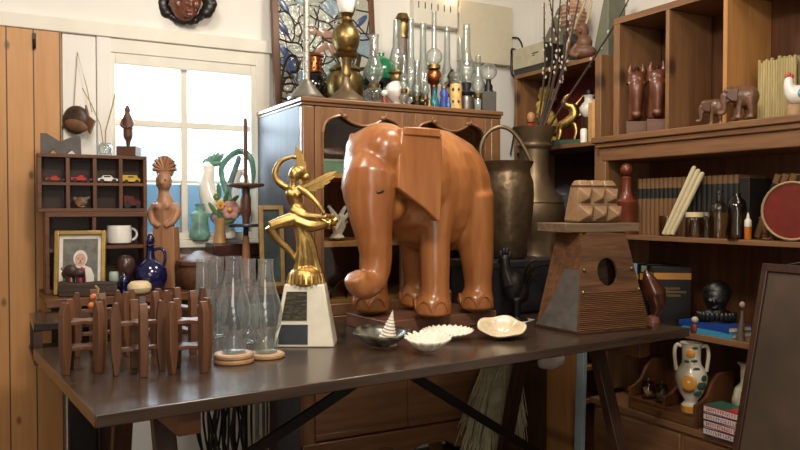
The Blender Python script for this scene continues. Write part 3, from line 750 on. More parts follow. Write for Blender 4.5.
# body outline in its own frame: front face -y; corners from pixel bases
inv = (Matrix.Translation(BHc) @ Matrix.Rotation(BR, 4, 'Z')).inverted()
f0 = inv @ bf; l0 = inv @ bl; r0 = inv @ brt
base = [(l0.x, l0.y), (f0.x, f0.y), (r0.x, r0.y), (r0.x-.03, r0.y+.16), (l0.x+.10, l0.y+.15)]
hgt = (335-233)*k
cx = sum(x for x, y in base)/5; cy = sum(y for x, y in base)/5+.02
tops = [(cx+(x-cx)*.60+.014, cy+(y-cy)*.60) for x, y in base]
nb = 5
def sl(f): return [(a[0]+(b_[0]-a[0])*f, a[1]+(b_[1]-a[1])*f) for a, b_ in zip(base, tops)]
bhw = wood('birdhouse_wood', '46301e', '765032', 'x', 1.6, .5, bump=.4)
fm = (V((f0.x, f0.y, 0))+V((r0.x, r0.y, 0)))/2; tm_ = (V((*tops[1], hgt))+V((*tops[2], hgt)))/2
fr_mid = lambda f: fm.lerp(tm_, f)
ed = (V((r0.x, r0.y, 0))-V((f0.x, f0.y, 0))).normalized(); upv = (tm_-fm).normalized(); nrm = ed.cross(upv).normalized()
hc = fr_mid(.60)+ed*(-.004)
mm = Matrix((ed, upv, nrm)).transposed().to_4x4(); mm.translation = hc
ib, it = [V((x, y, .004)) for x, y in base], [V((x, y, hgt)) for x, y in tops]
bo = MB(); A_ = [bo.bm.verts.new(q) for q in ib]; B_ = [bo.bm.verts.new(q) for q in it]
for i in (0, 2, 3, 4): bo.bm.faces.new((A_[i], A_[(i+1) % 5], B_[(i+1) % 5], B_[i]))
bo.bm.faces.new(A_[::-1]); bo.bm.faces.new(B_)
bo.build('body', bhw, bh, 0, smooth=20)
fp = MB(); c0_, c1_, c2_, c3_ = V((*base[1], .004)), V((*base[2], .004)), V((*tops[2], hgt)), V((*tops[1], hgt))
nn = 40; rings = []
for off in (.0005, -.0095):
    out_, inn = [], []
    for i in range(nn):
        a = 2*PI*i/nn; dx, dy = math.cos(a), math.sin(a)
        h_ = hc+ed*(.042*dx)+upv*(.046*dy)
        dirv = ed*dx+upv*dy; best = 9
        for P, Q in ((c0_, c1_), (c1_, c2_), (c2_, c3_), (c3_, c0_)):
            e_ = Q-P; en = e_.cross(nrm); den = dirv.dot(en)
            if den > 1e-6:
                tt = (P-hc).dot(en)/den
                if 0 < tt < best: best = tt
        out_.append(fp.bm.verts.new(hc+dirv*best+nrm*off)); inn.append(fp.bm.verts.new(h_+nrm*off))
    rings.append((out_, inn))
(o1, i1), (o2, i2) = rings
for i in range(nn):
    j = (i+1) % nn
    fp.bm.faces.new((o1[i], o1[j], i1[j], i1[i])); fp.bm.faces.new((i1[i], i1[j], i2[j], i2[i])); fp.bm.faces.new((o2[i], o2[j], o1[j], o1[i]))
fp.build('front_panel', bhw, bh, 0, smooth=20)
# pale grey metal patch on the left face, wicker band low on the front, knobs, base board
lm0 = V((*base[0], .004)); lm1 = V((*base[1], .004)); lt0 = V((*tops[0], hgt)); lt1 = V((*tops[1], hgt))
def LF(u, v): return lm0.lerp(lm1, u).lerp(lt0.lerp(lt1, u), v)
ln = (lm1-lm0).cross(lt0-lm0).normalized()
def patch(fn, uv, n, off, th, name, mat):
    m = MB(); a = [m.bm.verts.new(fn(u, v)+n*off) for u, v in uv]; b_ = [m.bm.verts.new(fn(u, v)+n*(off+th)) for u, v in uv]; q = len(uv)
    for i in range(q): m.bm.faces.new((a[i], a[(i+1) % q], b_[(i+1) % q], b_[i]))
    m.bm.faces.new(a[::-1]); m.bm.faces.new(b_); return m.build(name, mat, bh)
patch(LF, [(.03, .02), (.98, .02), (.98, .62), (.50, .62), (.28, .30)], ln, .0005, .003, 'metal_patch', plain('dull_zinc', '787470', .4, .6, var=.2))
def FF(u, v): return V((*base[1], .004)).lerp(V((*base[2], .004)), u).lerp(V((*tops[1], hgt)).lerp(V((*tops[2], hgt)), u), v)
wk = MB()
for i in range(20):
    v = .03+.019*i; wk.tube([FF(j/10, v)+nrm*(.0015+.0012*math.cos(PI*j+PI*i)) for j in range(11)], .0024, 6)
wk.build('wicker_band', wood('wicker', '4e301a', '7a5230', 'x', 1.6, .55), bh)
for u, v in ((.05, .62), (.93, .62), (.04, .40), (.97, .40)): MB().ell(FF(u, v)+nrm*.003, .006, None, 10, 6).build('knob', M['brass'], bh)
bb = MB().frustum([(x*1.03, y*1.03) for x, y in base], [(x*1.03, y*1.03) for x, y in base], 0, .0065); bb.build('base_board', M['dark'], bh)
tc0 = V((sum(x for x, y in tops)/5, sum(y for x, y in tops)/5, hgt))
rbx = MB().box(tc0.x-.135, tc0.x+.158, tc0.y-.085, tc0.y+.085, hgt+.0005, hgt+.030); rbx.build('roof_plank', wood('grey_oak', '5e4a36', '86705a', 'x', 1, .6), bh, .002)
# studded pale wooden block on the plank
sw_ = Matrix.Translation(BHc) @ Matrix.Rotation(BR, 4, 'Z')
eggm = plain('pale_carved_wood', '8f7052', .45, var=.25, scale=25)
eg = thing('studded_block', 'pale wooden block carved with rows of pointed knobs on top of the birdhouse', 'block', sw_ @ V((tc0.x+.028, tc0.y+.0, hgt+.031)), BR)
MB().frustum([(-.088, -.045), (.088, -.045), (.088, .045), (-.088, .045)], [(-.07, -.03), (.07, -.03), (.07, .03), (-.07, .03)], 0, .128).build('block', eggm, eg, .01)
for r, z, w_ in ((0, .030, .0285), (1, .088, .0265)):
    for i in range(3):
        x = (-1+i)*2*w_
        MB().frustum([(-w_, -.028), (w_, -.028), (w_, .028), (-w_, .028)], [(-.005, -.004), (.005, -.004), (.005, .004), (-.005, .004)], 0, .026, Matrix.Translation((x, -.0455+.012*r, z)) @ Matrix.Rotation(PI/2+.12, 4, 'X')).build('pointed_knob', eggm, eg, .003)
for i in range(3):
    MB().frustum([(-.026, -.03), (.026, -.03), (.026, .03), (-.026, .03)], [(-.018, -.016), (.018, -.016), (.018, .016), (-.018, .016)], 0, .02, Matrix.Translation(((-1+i)*.05, -.008, .122))).build('pointed_knob', eggm, eg, .005)
# turned pepper mill style skittle on the plank and the brown leather-like bird
p = V((2.222, onX(626.5, 200, 2.222).y, 1.0556)); k = mpp(p)
sk = thing('turned_skittle', 'red-brown turned wooden skittle with ball top left of the book row', 'skittle', p)
redw = plain('red_brown_lacquer', '6a3220', .35, var=.2, coat=.3)
MB().lathe([(r*k, z*k) for r, z in ((0, 0), (9, 0), (9.6, 3), (9, 28), (10.5, 31), (10.5, 33), (7, 36), (5, 42), (4.6, 54), (5.2, 56), (3, 58), (0, 58))], 18).build('body', redw, sk)
MB().ell((0, 0, 64.5*k), 6.4*k).build('ball_top', redw, sk)
p = onZ(653, 322, ZT)
bd = thing('carved_bird', 'smooth brown carved bird with upturned beak at the right end of the table', 'bird', p, FACE)
k = mpp(p); m = MB()
sp = spline([V((-8*k, 0, 53*k)), V((-5*k, 0, 44*k)), V((1*k, 0, 30*k)), V((4*k, 0, 17*k)), V((1*k, 0, 5*k))], 5); m.tube(sp, lerps([1.2*k, 6*k, 11*k, 8*k, 2.5*k], len(sp)), 16)
m.build('body', plain('polished_brown', '4a2418', .25, coat=.5), bd, smooth=80)
MB().lathe([(0, 0), (7*k, 0), (6*k, 5*k), (3*k, 7*k), (0, 7*k)], 16).build('foot', plain('pinkish_wood', '7a4638', .4), bd)
class PF:
    """local picture-plane frame of one thing: base pixel, scale, upright plane facing the room"""
    def __init__(s, name, label, cat, p, px, py, rot=FACE, group=None):
        s.k = mpp(p); s.px, s.py = px, py
        s.o = thing(name, label, cat, p, rot, group)
    def __call__(s, px, py, y=0): return V(((px-s.px)*s.k, y, (s.py-py)*s.k))
    def tube(s, m, pts, rads, n=10, kk=4, flat=1):
        sp = spline([s(*q) for q in pts], kk); m.tube(sp, lerps([r*s.k for r in rads], len(sp)), n, flat); return m
def turned(name, label, cat, p, parts, rot=0, group=None, n=20):
    """thing made of turned parts; profiles in pixels (radius, height)"""
    k = mpp(p); o = thing(name, label, cat, p, rot, group)
    for nm, mat, prof in parts:
        MB().lathe([(r*k, z*k) for r, z in prof], n).build(nm, mat, o, smooth=50)
    return o
def single(mb, name, label, cat, mat, loc, rot=0, bev=0, group=None, smooth=40):
    return tag(mb.build(name, mat, None, bev, smooth, loc=loc, rotz=rot), label, cat, group)

# ---------------------------------------------------------------- cubby rack and open box on the desk
CY = 2.865
x0, x1 = onY(37.5, 180, CY).x, onY(147, 180, CY).x; zt, zb = onY(90, 154.5, CY).z, onY(90, 212, CY).z
cb = thing('cubby_rack', 'dark wooden eight-compartment cubby rack with toy cars stacked on the open box', 'rack', (x0, CY, zb))
w, h = x1-x0, zt-zb; t_ = .013
fr = MB().box(0, w, 0, .095, 0, t_).box(0, w, 0, .095, h-t_, h).box(0, t_, 0, .095, t_, h-t_).box(w-t_, w, 0, .095, t_, h-t_)
fr.build('frame', M['brown'], cb, .0015); MB().box(t_, w-t_, .085, .095, t_, h-t_).build('back_board', M['dark'], cb)
CUBX = [t_]
for px in (68, 95, 121):
    x = onY(px, 180, CY).x-x0; MB().box(x-.006, x+.006, .002, .085, t_, h-t_).build('divider', M['brown_z'], cb); CUBX.append(x)
CUBX.append(w-t_)
zm = onY(90, 184, CY).z-zb; edges = [t_]+[v for x in CUBX[1:-1] for v in (x-.006, x+.006)]+[w-t_]
sh = MB()
for a, b_ in zip(edges[::2], edges[1::2]): sh.box(a, b_, .003, .085, zm-.005, zm+.005)
sh.build('shelf', M['brown'], cb)
x2, x3 = onY(45, 250, CY).x, onY(147, 250, CY).x
ob = thing('open_box', 'brown open wooden box shelf under the cubby rack with white mug inside', 'box', (x2, CY-.012, DZ))
w2, h2 = x3-x2, zb-DZ-.0005; BD = .125
f = MB().box(0, w2, 0, BD, 0, .015).box(0, w2, 0, BD, h2-.017, h2).box(0, .014, 0, BD, .015, h2-.017).box(w2-.014, w2, 0, BD, .015, h2-.017)
f.build('frame', M['brown'], ob, .0015); MB().box(.014, w2-.014, BD-.01, BD, .015, h2-.017).build('back_board', M['dark'], ob)
xm = onY(94, 230, CY).x-x2
MB().box(xm-.006, xm+.006, .003, BD-.01, .015, h2-.017).build('divider', M['brown_z'], ob)
zl, zr = onY(55, 249, CY).z-DZ, onY(120, 245, CY).z-DZ
MB().box(.014, xm-.006, .003, BD-.01, zl-.012, zl).build('shelf', M['brown'], ob); MB().box(xm+.006, w2-.014, .003, BD-.01, zr-.012, zr).build('shelf', M['brown'], ob)

# toy vehicles in the cubbies
tyre = plain('toy_tyre', '181614', .6); toyglass = plain('toy_window', '2a3238', .15)
def toy(name, label, px, z, len_px, col, kind, yy=.035):
    p = V((onY(px, 180, CY+yy).x, CY+yy, z)); k = mpp(p); l = len_px*k; hh = l*.34
    o = thing(name, label, 'toy car', p, 0, 'toy vehicles in the cubby rack')
    m = MB(); W_ = l*.2
    if kind == 'race': prof = [(-.5, .1), (.5, .1), (.5, .18), (.15, .24), (.08, .36), (-.1, .36), (-.2, .26), (-.5, .26)]
    elif kind == 'car': prof = [(-.5, .1), (.5, .1), (.5, .22), (.27, .26), (.14, .4), (-.22, .4), (-.32, .27), (-.5, .24)]
    elif kind == 'tractor': prof = [(-.5, .16), (.45, .16), (.45, .42), (.1, .46), (.05, .72), (-.5, .72)]
    else: prof = [(-.5, .1), (.5, .1), (.5, .28), (.38, .3), (.3, .48), (-.5, .48)]
    m.prism([(x*l, z_*l) for x, z_ in prof], -W_, W_); m.build('body', plain('toy_'+name, col, .3, coat=.4), o, .0008)
    if kind in ('car', 'van'):
        zz = .3 if kind == 'car' else .34
        MB().box(-.2*l, .12*l, -W_-.0005, W_+.0005, zz*l, (zz+.07)*l).build('window', toyglass, o)
    for s in (-1, 1):
        for x in (-.3, .3):
            r = .11*l if kind != 'tractor' else (.2*l if x < 0 else .14*l)
            MB().lathe([(0, 0), (r, 0), (r, .05*l), (0, .05*l)], 14, m=Matrix.Translation((x*l, s*(W_+.012*l)+(0 if s > 0 else .0), r)) @ Matrix.Rotation(s*-PI/2, 4, 'X')).build('wheel', tyre, o)
z_up, z_lo = zb+zm+.0052, zb+t_+.0003
toy('toy_racing_car', 'red and black toy racing car in the top left cubby', 55, z_up, 18, 'a8321c', 'race')
toy('toy_car', 'small red toy car in the second cubby of the top row', 81, z_up, 20, 'b02a26', 'race')
toy('toy_jeep', 'white toy estate car in the third cubby of the top row', 107.5, z_up, 19, 'e4e2da', 'car')
toy('toy_van', 'yellow toy van in the top right cubby', 131, z_up, 17, 'c9a63c', 'van')
toy('toy_tractor', 'black and red toy tractor with yellow wheels in the bottom right cubby', 132, z_lo, 17, '5a1c18', 'tractor')
p = V((onY(80, 200, CY+.04).x, CY+.04, z_lo+.001)); f = PF('carved_bird_ornament', 'small grey-brown bird ornament in the second cubby of the bottom row', 'ornament', p, 80, 208)
m = MB().ell(f(81, 202), (7*f.k, 4*f.k, 5.5*f.k)).ell(f(75, 199), (3*f.k,)*3); f.tube(m, [(85, 200), (90, 197)], [3, 1]); m.ell(f(81, 207), (5*f.k, 4*f.k, 1.2*f.k)); m.organic(.0012, 3); m.build('body', plain('grey_brown', '6a5a4c', .5, var=.3), f.o, smooth=70)
MB().prism([(x*f.k, z*f.k) for x, z in ((0, 9), (4.5, 5), (1, 1), (-3, 5))], -4.6*f.k, -4.1*f.k).build('wing', plain('rust_wood', '8a5a3a', .5), f.o)

# mug, frame, log, bison, jug and the small pots
p = V((onY(119, 240, CY+.04).x, CY+.035, DZ+zr+.0005)); k = mpp(p)
mg = thing('mug', 'plain white ceramic mug on the right shelf of the open box', 'mug', p)
MB().lathe([(0, .3*k), (9*k, .3*k), (11.5*k, 2*k), (12*k, 8*k), (11.6*k, 19*k), (11*k, 19*k), (11*k, 4*k), (0, 3*k)], 24).build('cup', M['white'], mg)
MB().tube([V((12*k-1.5*k+6.5*k*math.cos(a), -.0, 10*k+6*k*math.sin(a))) for a in [-1.35+2.7*i/10 for i in range(11)]], 1.2*k, 8).build('handle', M['white'], mg)
p = atY(80, 2.765, DZ); p = V((p.x, 2.790, DZ+.0005)); k = mpp(p)
pf = thing('photo_frame', 'gilt photo frame with portrait of a white-haired person in red and white', 'photo frame', p, FACE*.55)
mt = Matrix.Rotation(math.radians(-7), 4, 'X'); w, h, b_ = 24*k, 64*k, 4.2*k
gilt = plain('gilt_frame', 'a8894e', .35, .7, var=.2); 
MB().box(-w, -w+b_, -.012, .008, 0, h, mt).box(w-b_, w, -.012, .008, 0, h, mt).box(-w+b_, w-b_, -.012, .008, 0, b_, mt).box(-w+b_, w-b_, -.012, .008, h-b_, h, mt).build('frame', gilt, pf, .002)
MB().box(-w+b_, w-b_, .0, .004, b_, h-b_, mt).build('mount', plain('cream_mount', 'e8e2d4', .7), pf)
pm = MB(); iw, ib, it = w-b_-3.4*k, b_+5*k, h-b_-4*k
pm.quad([mt @ V(q) for q in ((-iw, -.0006, ib), (iw, -.0006, ib), (iw, -.0006, it), (-iw, -.0006, it))])
def blob2(pts, mi, d):
    pm.mi = mi; pm.quad([mt @ V((x*k, -.0006-.0003*d, z*k)) for x, z in pts])
c0 = 0; H0 = ib/k
el_ = lambda cx, cz, rx, rz, n=20: [(cx+rx*math.cos(2*PI*i/n), cz+rz*math.sin(2*PI*i/n)) for i in range(n)]
blob2([(-13, H0), (13, H0), (13, H0+10), (10, H0+17), (4, H0+20), (-4, H0+20), (-10, H0+17), (-13, H0+10)], 1, 1)
blob2([(-3, H0), (6, H0), (4.5, H0+17), (.5, H0+19)], 2, 2); blob2([(-13, H0), (-9, H0), (-8, H0+15), (-11, H0+13)], 2, 2)
blob2(el_(0, H0+27, 6.6, 8.2), 1, 2); blob2(el_(0, H0+25.5, 5.2, 6.4), 3, 3)
blob2(el_(-2, H0+26.5, .9, .5, 8), 4, 4); blob2(el_(2, H0+26.5, .9, .5, 8), 4, 4); blob2(el_(0, H0+22.3, 1.8, .5, 8), 4, 4); blob2(el_(0, H0+24.3, .7, 1.1, 8), 4, 4)
pm.build('photograph', [plain('photo_backdrop', '6f6d66', .5, var=.3, scale=40), plain('photo_white', 'dcd6cc', .5, var=.1), plain('photo_red', 'b8405a', .5), plain('photo_skin', 'c8a08a', .5), plain('photo_dark', '5a4038', .5)], pf, fix=False)
p = atY(88, 2.735, DZ); p = V((p.x, 2.738, DZ+.0005)); k = mpp(p)
lgm = MB(); rnd = random.Random(2); o1 = [(-27*k, 0), (27*k, 0), (27*k, 13*k), (10*k, 14*k), (-8*k, 13*k), (-27*k, 15*k)]
lgm.prism(o1, -.025, .025)
bark = wood('rough_bark', '1e1512', '4c3a30', 'x', 1.4, .7, bump=1)
single(lgm, 'bark_log', 'dark rough-barked log slab in front of the photo frame', 'log', bark, p, FACE*.4, .004)
p2 = V((p.x-.045, p.y+.008, DZ+.0005+13.2*k)); f = PF('bison_figurine', 'small dark brown bison figurine standing on the bark log', 'figurine', p2, 73, 280)
m = MB().ell(f(70, 268), (7*f.k, 5*f.k, 6.5*f.k)).ell(f(77, 270), (7*f.k, 4.4*f.k, 5*f.k)).ell(f(64.5, 271), (4*f.k, 3*f.k, 4.5*f.k))
for x in (67, 72, 77, 82):
    f.tube(m, [(x, 272, (-.5 if x % 2 else .5)*3*f.k), (x, 280.3, (-.5 if x % 2 else .5)*4*f.k)], [2, 1.3])
m.organic(.0016, 3); m.build('body', plain('bison_brown', '3a261e', .5), f.o, smooth=70)
for y in (-.008, .008): MB().tube([f(64, 268, y), f(62, 265.5, y*1.6), f(63.5, 263.5, y*1.7)], [.9*f.k, .7*f.k, .2*f.k], 6).build('horn', M['dark'], f.o)

p = V((onY(150.5, 270, 2.79).x, 2.788, DZ+.0005)); k = mpp(p)
jg = thing('cobalt_jug', 'glossy cobalt blue glazed jug with stopper and loop handle', 'jug', p, FACE)
MB().lathe([(r*k, z*k) for r, z in ((0, 0), (11, 0), (12, 1), (15.5, 9), (16.5, 16), (15, 23), (9, 29), (5, 32), (4, 37), (3.6, 44), (4.8, 46), (0, 46))], 24).build('body', M['cobalt'], jg)
MB().lathe([(r*k, z*k) for r, z in ((0, 46.2), (3, 46.2), (4.4, 49), (4, 53), (1.5, 57), (0, 57.5))], 16).build('stopper', M['cobalt'], jg)
MB().tube(spline([V((x*k, 0, z*k)) for x, z in ((4, 41), (9, 42.5), (13.5, 40), (14.5, 32), (13, 25))], 5), 1.6*k, 10).build('handle', M['cobalt'], jg)
p = V((onY(139.5, 280, 2.70).x, 2.702, DZ+.0005))
turned('round_pot', 'small cream lidded round pot in front of the cobalt jug', 'pot', p, [('bowl', M['cream'], [(0, 0), (8, 0), (11, 3), (11.6, 6.4), (0, 6.4)]), ('lid', M['cream'], [(0, 6.6), (11.8, 6.6), (11, 10), (8, 12.8), (3, 13.4), (0, 13.4)])])
p = V((onY(124, 270, 2.755).x, 2.757, DZ+.0005))
turned('blue_bottle', 'tiny dark blue bottle left of the cobalt jug', 'bottle', p, [('body', M['cobalt'], [(0, 0), (4, 0), (4.4, 2), (3, 5), (4.6, 10), (4.8, 13), (3, 17), (1.6, 19), (1.6, 21), (0, 21)])])
p = V((onY(125.5, 260, 2.80).x, 2.80, DZ+.0005))
turned('wooden_ball_vase', 'dark brown round wooden vase behind the tiny blue bottle', 'vase', p, [('body', plain('dark_plum_wood', '3a221e', .35, coat=.3), [(0, 0), (5, 0), (4, 6), (5, 12), (8, 18), (9.6, 25), (8.5, 32), (5, 36), (0, 37)])])
p = V((onY(113.5, 265, 2.800).x, 2.795, DZ+.0005))
turned('celadon_cup', 'small pale green cup between photo frame and blue bottle', 'cup', p, [('stand', M['dark'], [(0, 0), (5, 0), (5, 9), (0, 9)]), ('cup', plain('celadon', 'a9b8aa', .3), [(0, 9.1), (3.5, 9.1), (5, 13), (4.8, 19), (4, 21), (0, 21)])])

# carved figure bust on its block
p = V((onY(166, 270, 2.88).x, 2.875, DZ+.0005)); f = PF('carved_bust', 'tall carved wooden female bust with fan headdress on a square block', 'carving', p, 165, 283); k = f.k
MB().frustum([(-12*k, -11*k), (12*k, -11*k), (12*k, 11*k), (-12*k, 11*k)], [(-10.5*k, -9*k), (10.5*k, -9*k), (10.5*k, 9*k), (-10.5*k, 9*k)], 0, 61*k).build('block', M['teak'], f.o, .003)
m = MB()
f.tube(m, [(164, 224), (164, 216), (164, 204), (164, 195), (163, 188), (163, 180)], [9, 10, 11.5, 8, 5.2, 5], 14)
m.ell(f(163.5, 177, -.004), (8*k, 7.5*k, 10.5*k)); m.ell(f(163.5, 178.5, -8.2*k), (1.6*k, 2*k, 2.8*k))
for s in (-1, 1):
    f.tube(m, [(164+s*9, 200, 0), (164+s*13, 208, -2*k), (164+s*10, 217, -7*k), (164+s*3, 222, -10*k)], [4.2, 4, 3.2, 2.4])
    m.ell(f(164+s*4.5, 202, -9*k), (3.6*k, 3*k, 3.6*k))
m.organic(.0035, 4); flesh = wood('pale_carving_wood', '8a6046', 'ac7e5c', 'z', 1.5, .5); m.build('figure', flesh, f.o, smooth=70)
fan = MB()
for i in range(9):
    a = math.radians(-8+196*i/8); fan.tube([f(163.5, 166, 2*k), V(((163.5-165)*k+11.5*k*math.cos(a), 2*k, (283-163)*k+11.5*k*math.sin(a)))], [2.6*k, 3*k], 8, .7)
fan.ell(f(163.5, 166, 3*k), (9*k, 3.5*k, 9*k)); fan.build('headdress', flesh, f.o, smooth=60)
for s in (-1, 1): MB().ell(f(163.5+s*3, 176, -7.2*k), (1.5*k, 1*k, .8*k), None, 8, 6).build('eye', M['dark'], f.o)

# basket, boxes, vases, rooster, spindle, leaning frame
p = V((onY(200, 270, 2.79).x, 2.79, DZ+.0005)); bk = plain('brown_basket', '5a3826', .45, var=.3, scale=50, bump=.3)
turned('lidded_basket', 'round dark brown lidded pot on the desk before the window', 'pot', p, [('pot', bk, [(0, 0), (18, 0), (22, 6), (23, 16), (21.5, 24), (0, 24)]), ('lid', bk, [(0, 24.2), (23.5, 24.2), (23.5, 28), (17, 32), (9, 34), (5, 37), (0, 38)])], n=28)
p = V((onY(233, 260, 2.95).x, 2.95, DZ+.0005)); k = mpp(p); rd = plain('dark_red_lacquer', '3e1c16', .35, var=.2, coat=.3)
for i in range(3):
    single(MB().box(-24*k, 24*k, -.058, .058, 0, .052), 'lacquer_box', ('dark red lacquer box at the bottom of the stack by the window', 'dark red lacquer box in the middle of the stack by the window', 'dark red lacquer box on top of the stack under the flower vase')[i], 'box', rd, (p.x, p.y, DZ+.0005+.0535*i), .03*(i-1), .006, 'dark red boxes by the window')
zs = DZ+.0005+.0535*2+.0525
drip = plain('drip_glaze', '7aa89a', .2, var=.45, scale=22, coat=.5)
p = V((onY(199, 225, 3.045).x, 3.035, WZ0+.0005))
turned('drip_glaze_vase', 'turquoise and brown drip-glazed vase on the window sill', 'vase', p, [('body', drip, [(0, 0), (8.5, 0), (10.5, 3), (10.2, 8), (8, 20), (9.5, 25), (8, 28), (4, 29.5), (3.5, 33), (5, 36), (3.8, 36), (2.6, 33), (0, 32)])])
p = V((onY(220, 230, 2.95).x, 2.95, zs+.0005)); fv = turned('flower_vase', 'small tan fluted vase of artificial flowers on the lacquer boxes', 'vase', p, [('vase', plain('tan_vase', 'b08858', .4), [(0, 0), (7, 0), (6, 4), (4.6, 14), (5.6, 25), (4.2, 25), (3.4, 14), (0, 5)])], FACE)
k = mpp(p); gr = plain('leaf_green', '4f7a4e', .6); pk = plain('petal_pink', 'd8a09a', .6); ylw = plain('petal_yellow', 'd8a84a', .6)
stm = MB(); 
for x, z, yy in ((-3, 44, 0), (2, 38, -3), (11, 33, 0), (-6, 34, 2), (6, 48, 3)): stm.tube([V((0, 0, 20*k)), V((x*.5*k, yy*k, (z*.5+12)*k)), V((x*k, yy*k, z*k))], .8*k, 6)
stm.build('stems', gr, fv)
def blossom(x, z, y, r, mat, cmat, n=6):
    m = MB()
    for i in range(n):
        a = 2*PI*i/n; m.ell(V((x*k+r*k*.6*math.cos(a), y*k, z*k+r*k*.6*math.sin(a))), (r*.5*k, r*.2*k, r*.5*k), (0, -a, 0), 8, 6)
    o = m.build('blossom', mat, fv); MB().ell(V((x*k, (y-r*.3)*k, z*k)), (r*.3*k,)*3, None, 8, 6).build('flower_centre', cmat, o)
blossom(1.5, 38, -4, 4.5, ylw, plain('petal_orange', 'c9852c', .6)); blossom(11, 33, -1, 9, pk, ylw, 6); blossom(-3, 46, 0, 3.5, gr, ylw)
lf = MB()
for x, z, a in ((-7, 34, .6), (6, 46, -.3), (13, 42, -.8), (-1, 52, .1), (8, 22, -1.2)): lf.ell(V((x*k, 1*k, z*k)), (2.4*k, .8*k, 8*k), (0, -a, 0), 8, 6)
lf.build('leaves', gr, fv)
p = V((onY(230, 200, 3.04).x, 3.035, WZ0+.0005)); f = PF('ceramic_rooster', 'white ceramic rooster with green crest and arched tail by the window', 'rooster', p, 225, 239); k = f.k
m = MB().ell(f(218, 214), (14*k, 10*k, 13*k)); f.tube(m, [(212, 212), (204, 195), (202, 182), (204, 170)], [12, 10, 8, 6.5], 14); m.ell(f(203, 168), (7*k, 6*k, 7*k)); f.tube(m, [(221, 222), (222, 238.5)], [7, 10]); f.tube(m, [(226, 212), (236, 204), (240, 196)], [9, 7, 4])
m.organic(.004, 4); m.build('body', M['white'], f.o, smooth=70)
grn = plain('sea_green_glaze', '5f8f80', .25, var=.25, coat=.4)
cr = MB()
for (x, z, a) in ((199, 164, .9), (203, 160.5, .5), (207, 159, .2), (211, 157.5, 0), (215, 158, -.4)): cr.ell(f(x, z), (2.6*k, 2*k, 6.5*k), (0, .5-a*.3, 0), 8, 6)
f.tube(cr, [(198, 167), (207, 164), (216, 163)], [3, 3.5, 2.5]); cr.build('crest', grn, f.o)
MB().ell(f(222, 212, -9*k), (10*k, 4*k, 8*k), (0, .5, 0)).build('wing', plain('rose_glaze', 'c9b0ac', .25, var=.25, coat=.4), f.o)
f.tube(MB(), [(197.5, 170.5), (194.5, 172.5)], [2.6, .5]).build('beak', plain('salmon_glaze', 'd08a78', .3), f.o)
for pts, mat, r in (([(226, 205), (217, 178), (217, 166), (226, 155), (236, 151), (245, 158), (248, 172), (247, 188)], grn, [3.4, 3, 3, 3.4, 3.4, 3, 2.6, 1]), ([(229, 205), (231, 184), (236, 171), (241, 178), (243, 196)], M['white'], [3.5, 3, 3.2, 2.6, 1]), ([(222, 204), (224, 186), (233, 160), (232, 156)], plain('slate_glaze', '6e8486', .3), [3.5, 3, 3, 1])):
    f.tube(MB(), pts, r, 8, 6).build('tail_feather', mat, f.o)
p = V((onY(246, 250, 2.83).x, 2.83, DZ+.0005)); turned_w = plain('turned_walnut', '5a3828', .4, var=.2)
turned('spindle_stand', 'turned wooden spindle stand with two grey discs and thin pole in front of window', 'stand', p, [
    ('base', M['brown'], [(0, 0), (11, 0), (11, 3), (7, 6), (0, 6)]), ('lower_shaft', M['teak'], [(0, 6), (4.5, 6), (5, 20), (4, 32), (3, 49), (0, 49)]), ('neck', M['black'], [(0, 49), (2.6, 49), (2.6, 58), (0, 58)]),
    ('lower_disc', M['steel'], [(0, 58), (18, 58), (18.5, 59.5), (18, 61), (0, 61)]), ('turned_post', turned_w, [(0, 61), (3.4, 61), (3.6, 67), (5.2, 72), (5.2, 86), (4, 90), (4, 96), (0, 96)]),
    ('upper_disc', turned_w, [(0, 96), (7, 96), (18, 98.4), (18.5, 99.5), (18, 101), (0, 101)]), ('pole', turned_w, [(0, 101), (1.7, 101), (2, 125), (2, 150), (1.8, 166), (0, 166)])])
p = V((onY(274, 280, 2.735).x-.012, 2.735, DZ+.0005)); k = mpp(p); w, h = 12.5*k, 81*k
lf_ = thing('leaning_picture', 'narrow gilt-framed dark picture leaning beside the cabinet behind the gilt figure', 'picture', p-V((0, .02, 0)), -.12)
mt = Matrix.Rotation(math.radians(-6), 4, 'X')
gl2 = plain('dull_gilt', '9a8050', .4, .5, var=.2)
MB().box(-w, -w+4.5*k, -.008, .008, 0, h, mt).box(w-4.5*k, w, -.008, .008, 0, h, mt).box(-w+4.5*k, w-4.5*k, -.008, .008, 0, 4.5*k, mt).box(-w+4.5*k, w-4.5*k, -.008, .008, h-4.5*k, h, mt).build('frame', gl2, lf_, .0015)
MB().box(-w+4.5*k, w-4.5*k, .0, .004, 4.5*k, h-4.5*k, mt).build('picture', plain('dark_print', '3c4a4c', .2, var=.5, scale=12, coat=.3), lf_)

# on top of the cubby rack and on the wall
zc = zt+.0005
p = V((onY(62, 150, 2.905).x, 2.915, zc)); k = mpp(p)
nb_ = MB().prism([((px-62)*k, (154-py)*k) for px, py in ((43, 154), (43, 133.5), (48.5, 133.5), (61, 141.5), (74, 135), (79.5, 134.5), (80, 154), (75, 154), (71, 149.5), (66, 154), (58, 154), (54, 149.5), (50, 154))], -.012, .012)
single(nb_, 'notched_block', 'grey notched wooden block with two horn-like corners on the cubby rack', 'block', plain('grey_paint', '5c5854', .7, var=.15), p, -.15, .0015)
p = V((onY(105, 150, 2.9).x, 2.905, zc)); k = mpp(p)
gv = thing('glass_vase', 'tiny clear glass vase with dry stalks on the cubby rack', 'vase', p)
MB().lathe([(r*k, z*k) for r, z in ((0, 0), (6.5, 0), (7.2, 3), (7, 9), (5, 11), (6, 12.5), (5.2, 12.5), (4.2, 11), (6.2, 8.5), (6.2, 2), (0, 1))], 18).build('vase', M['glass'], gv)
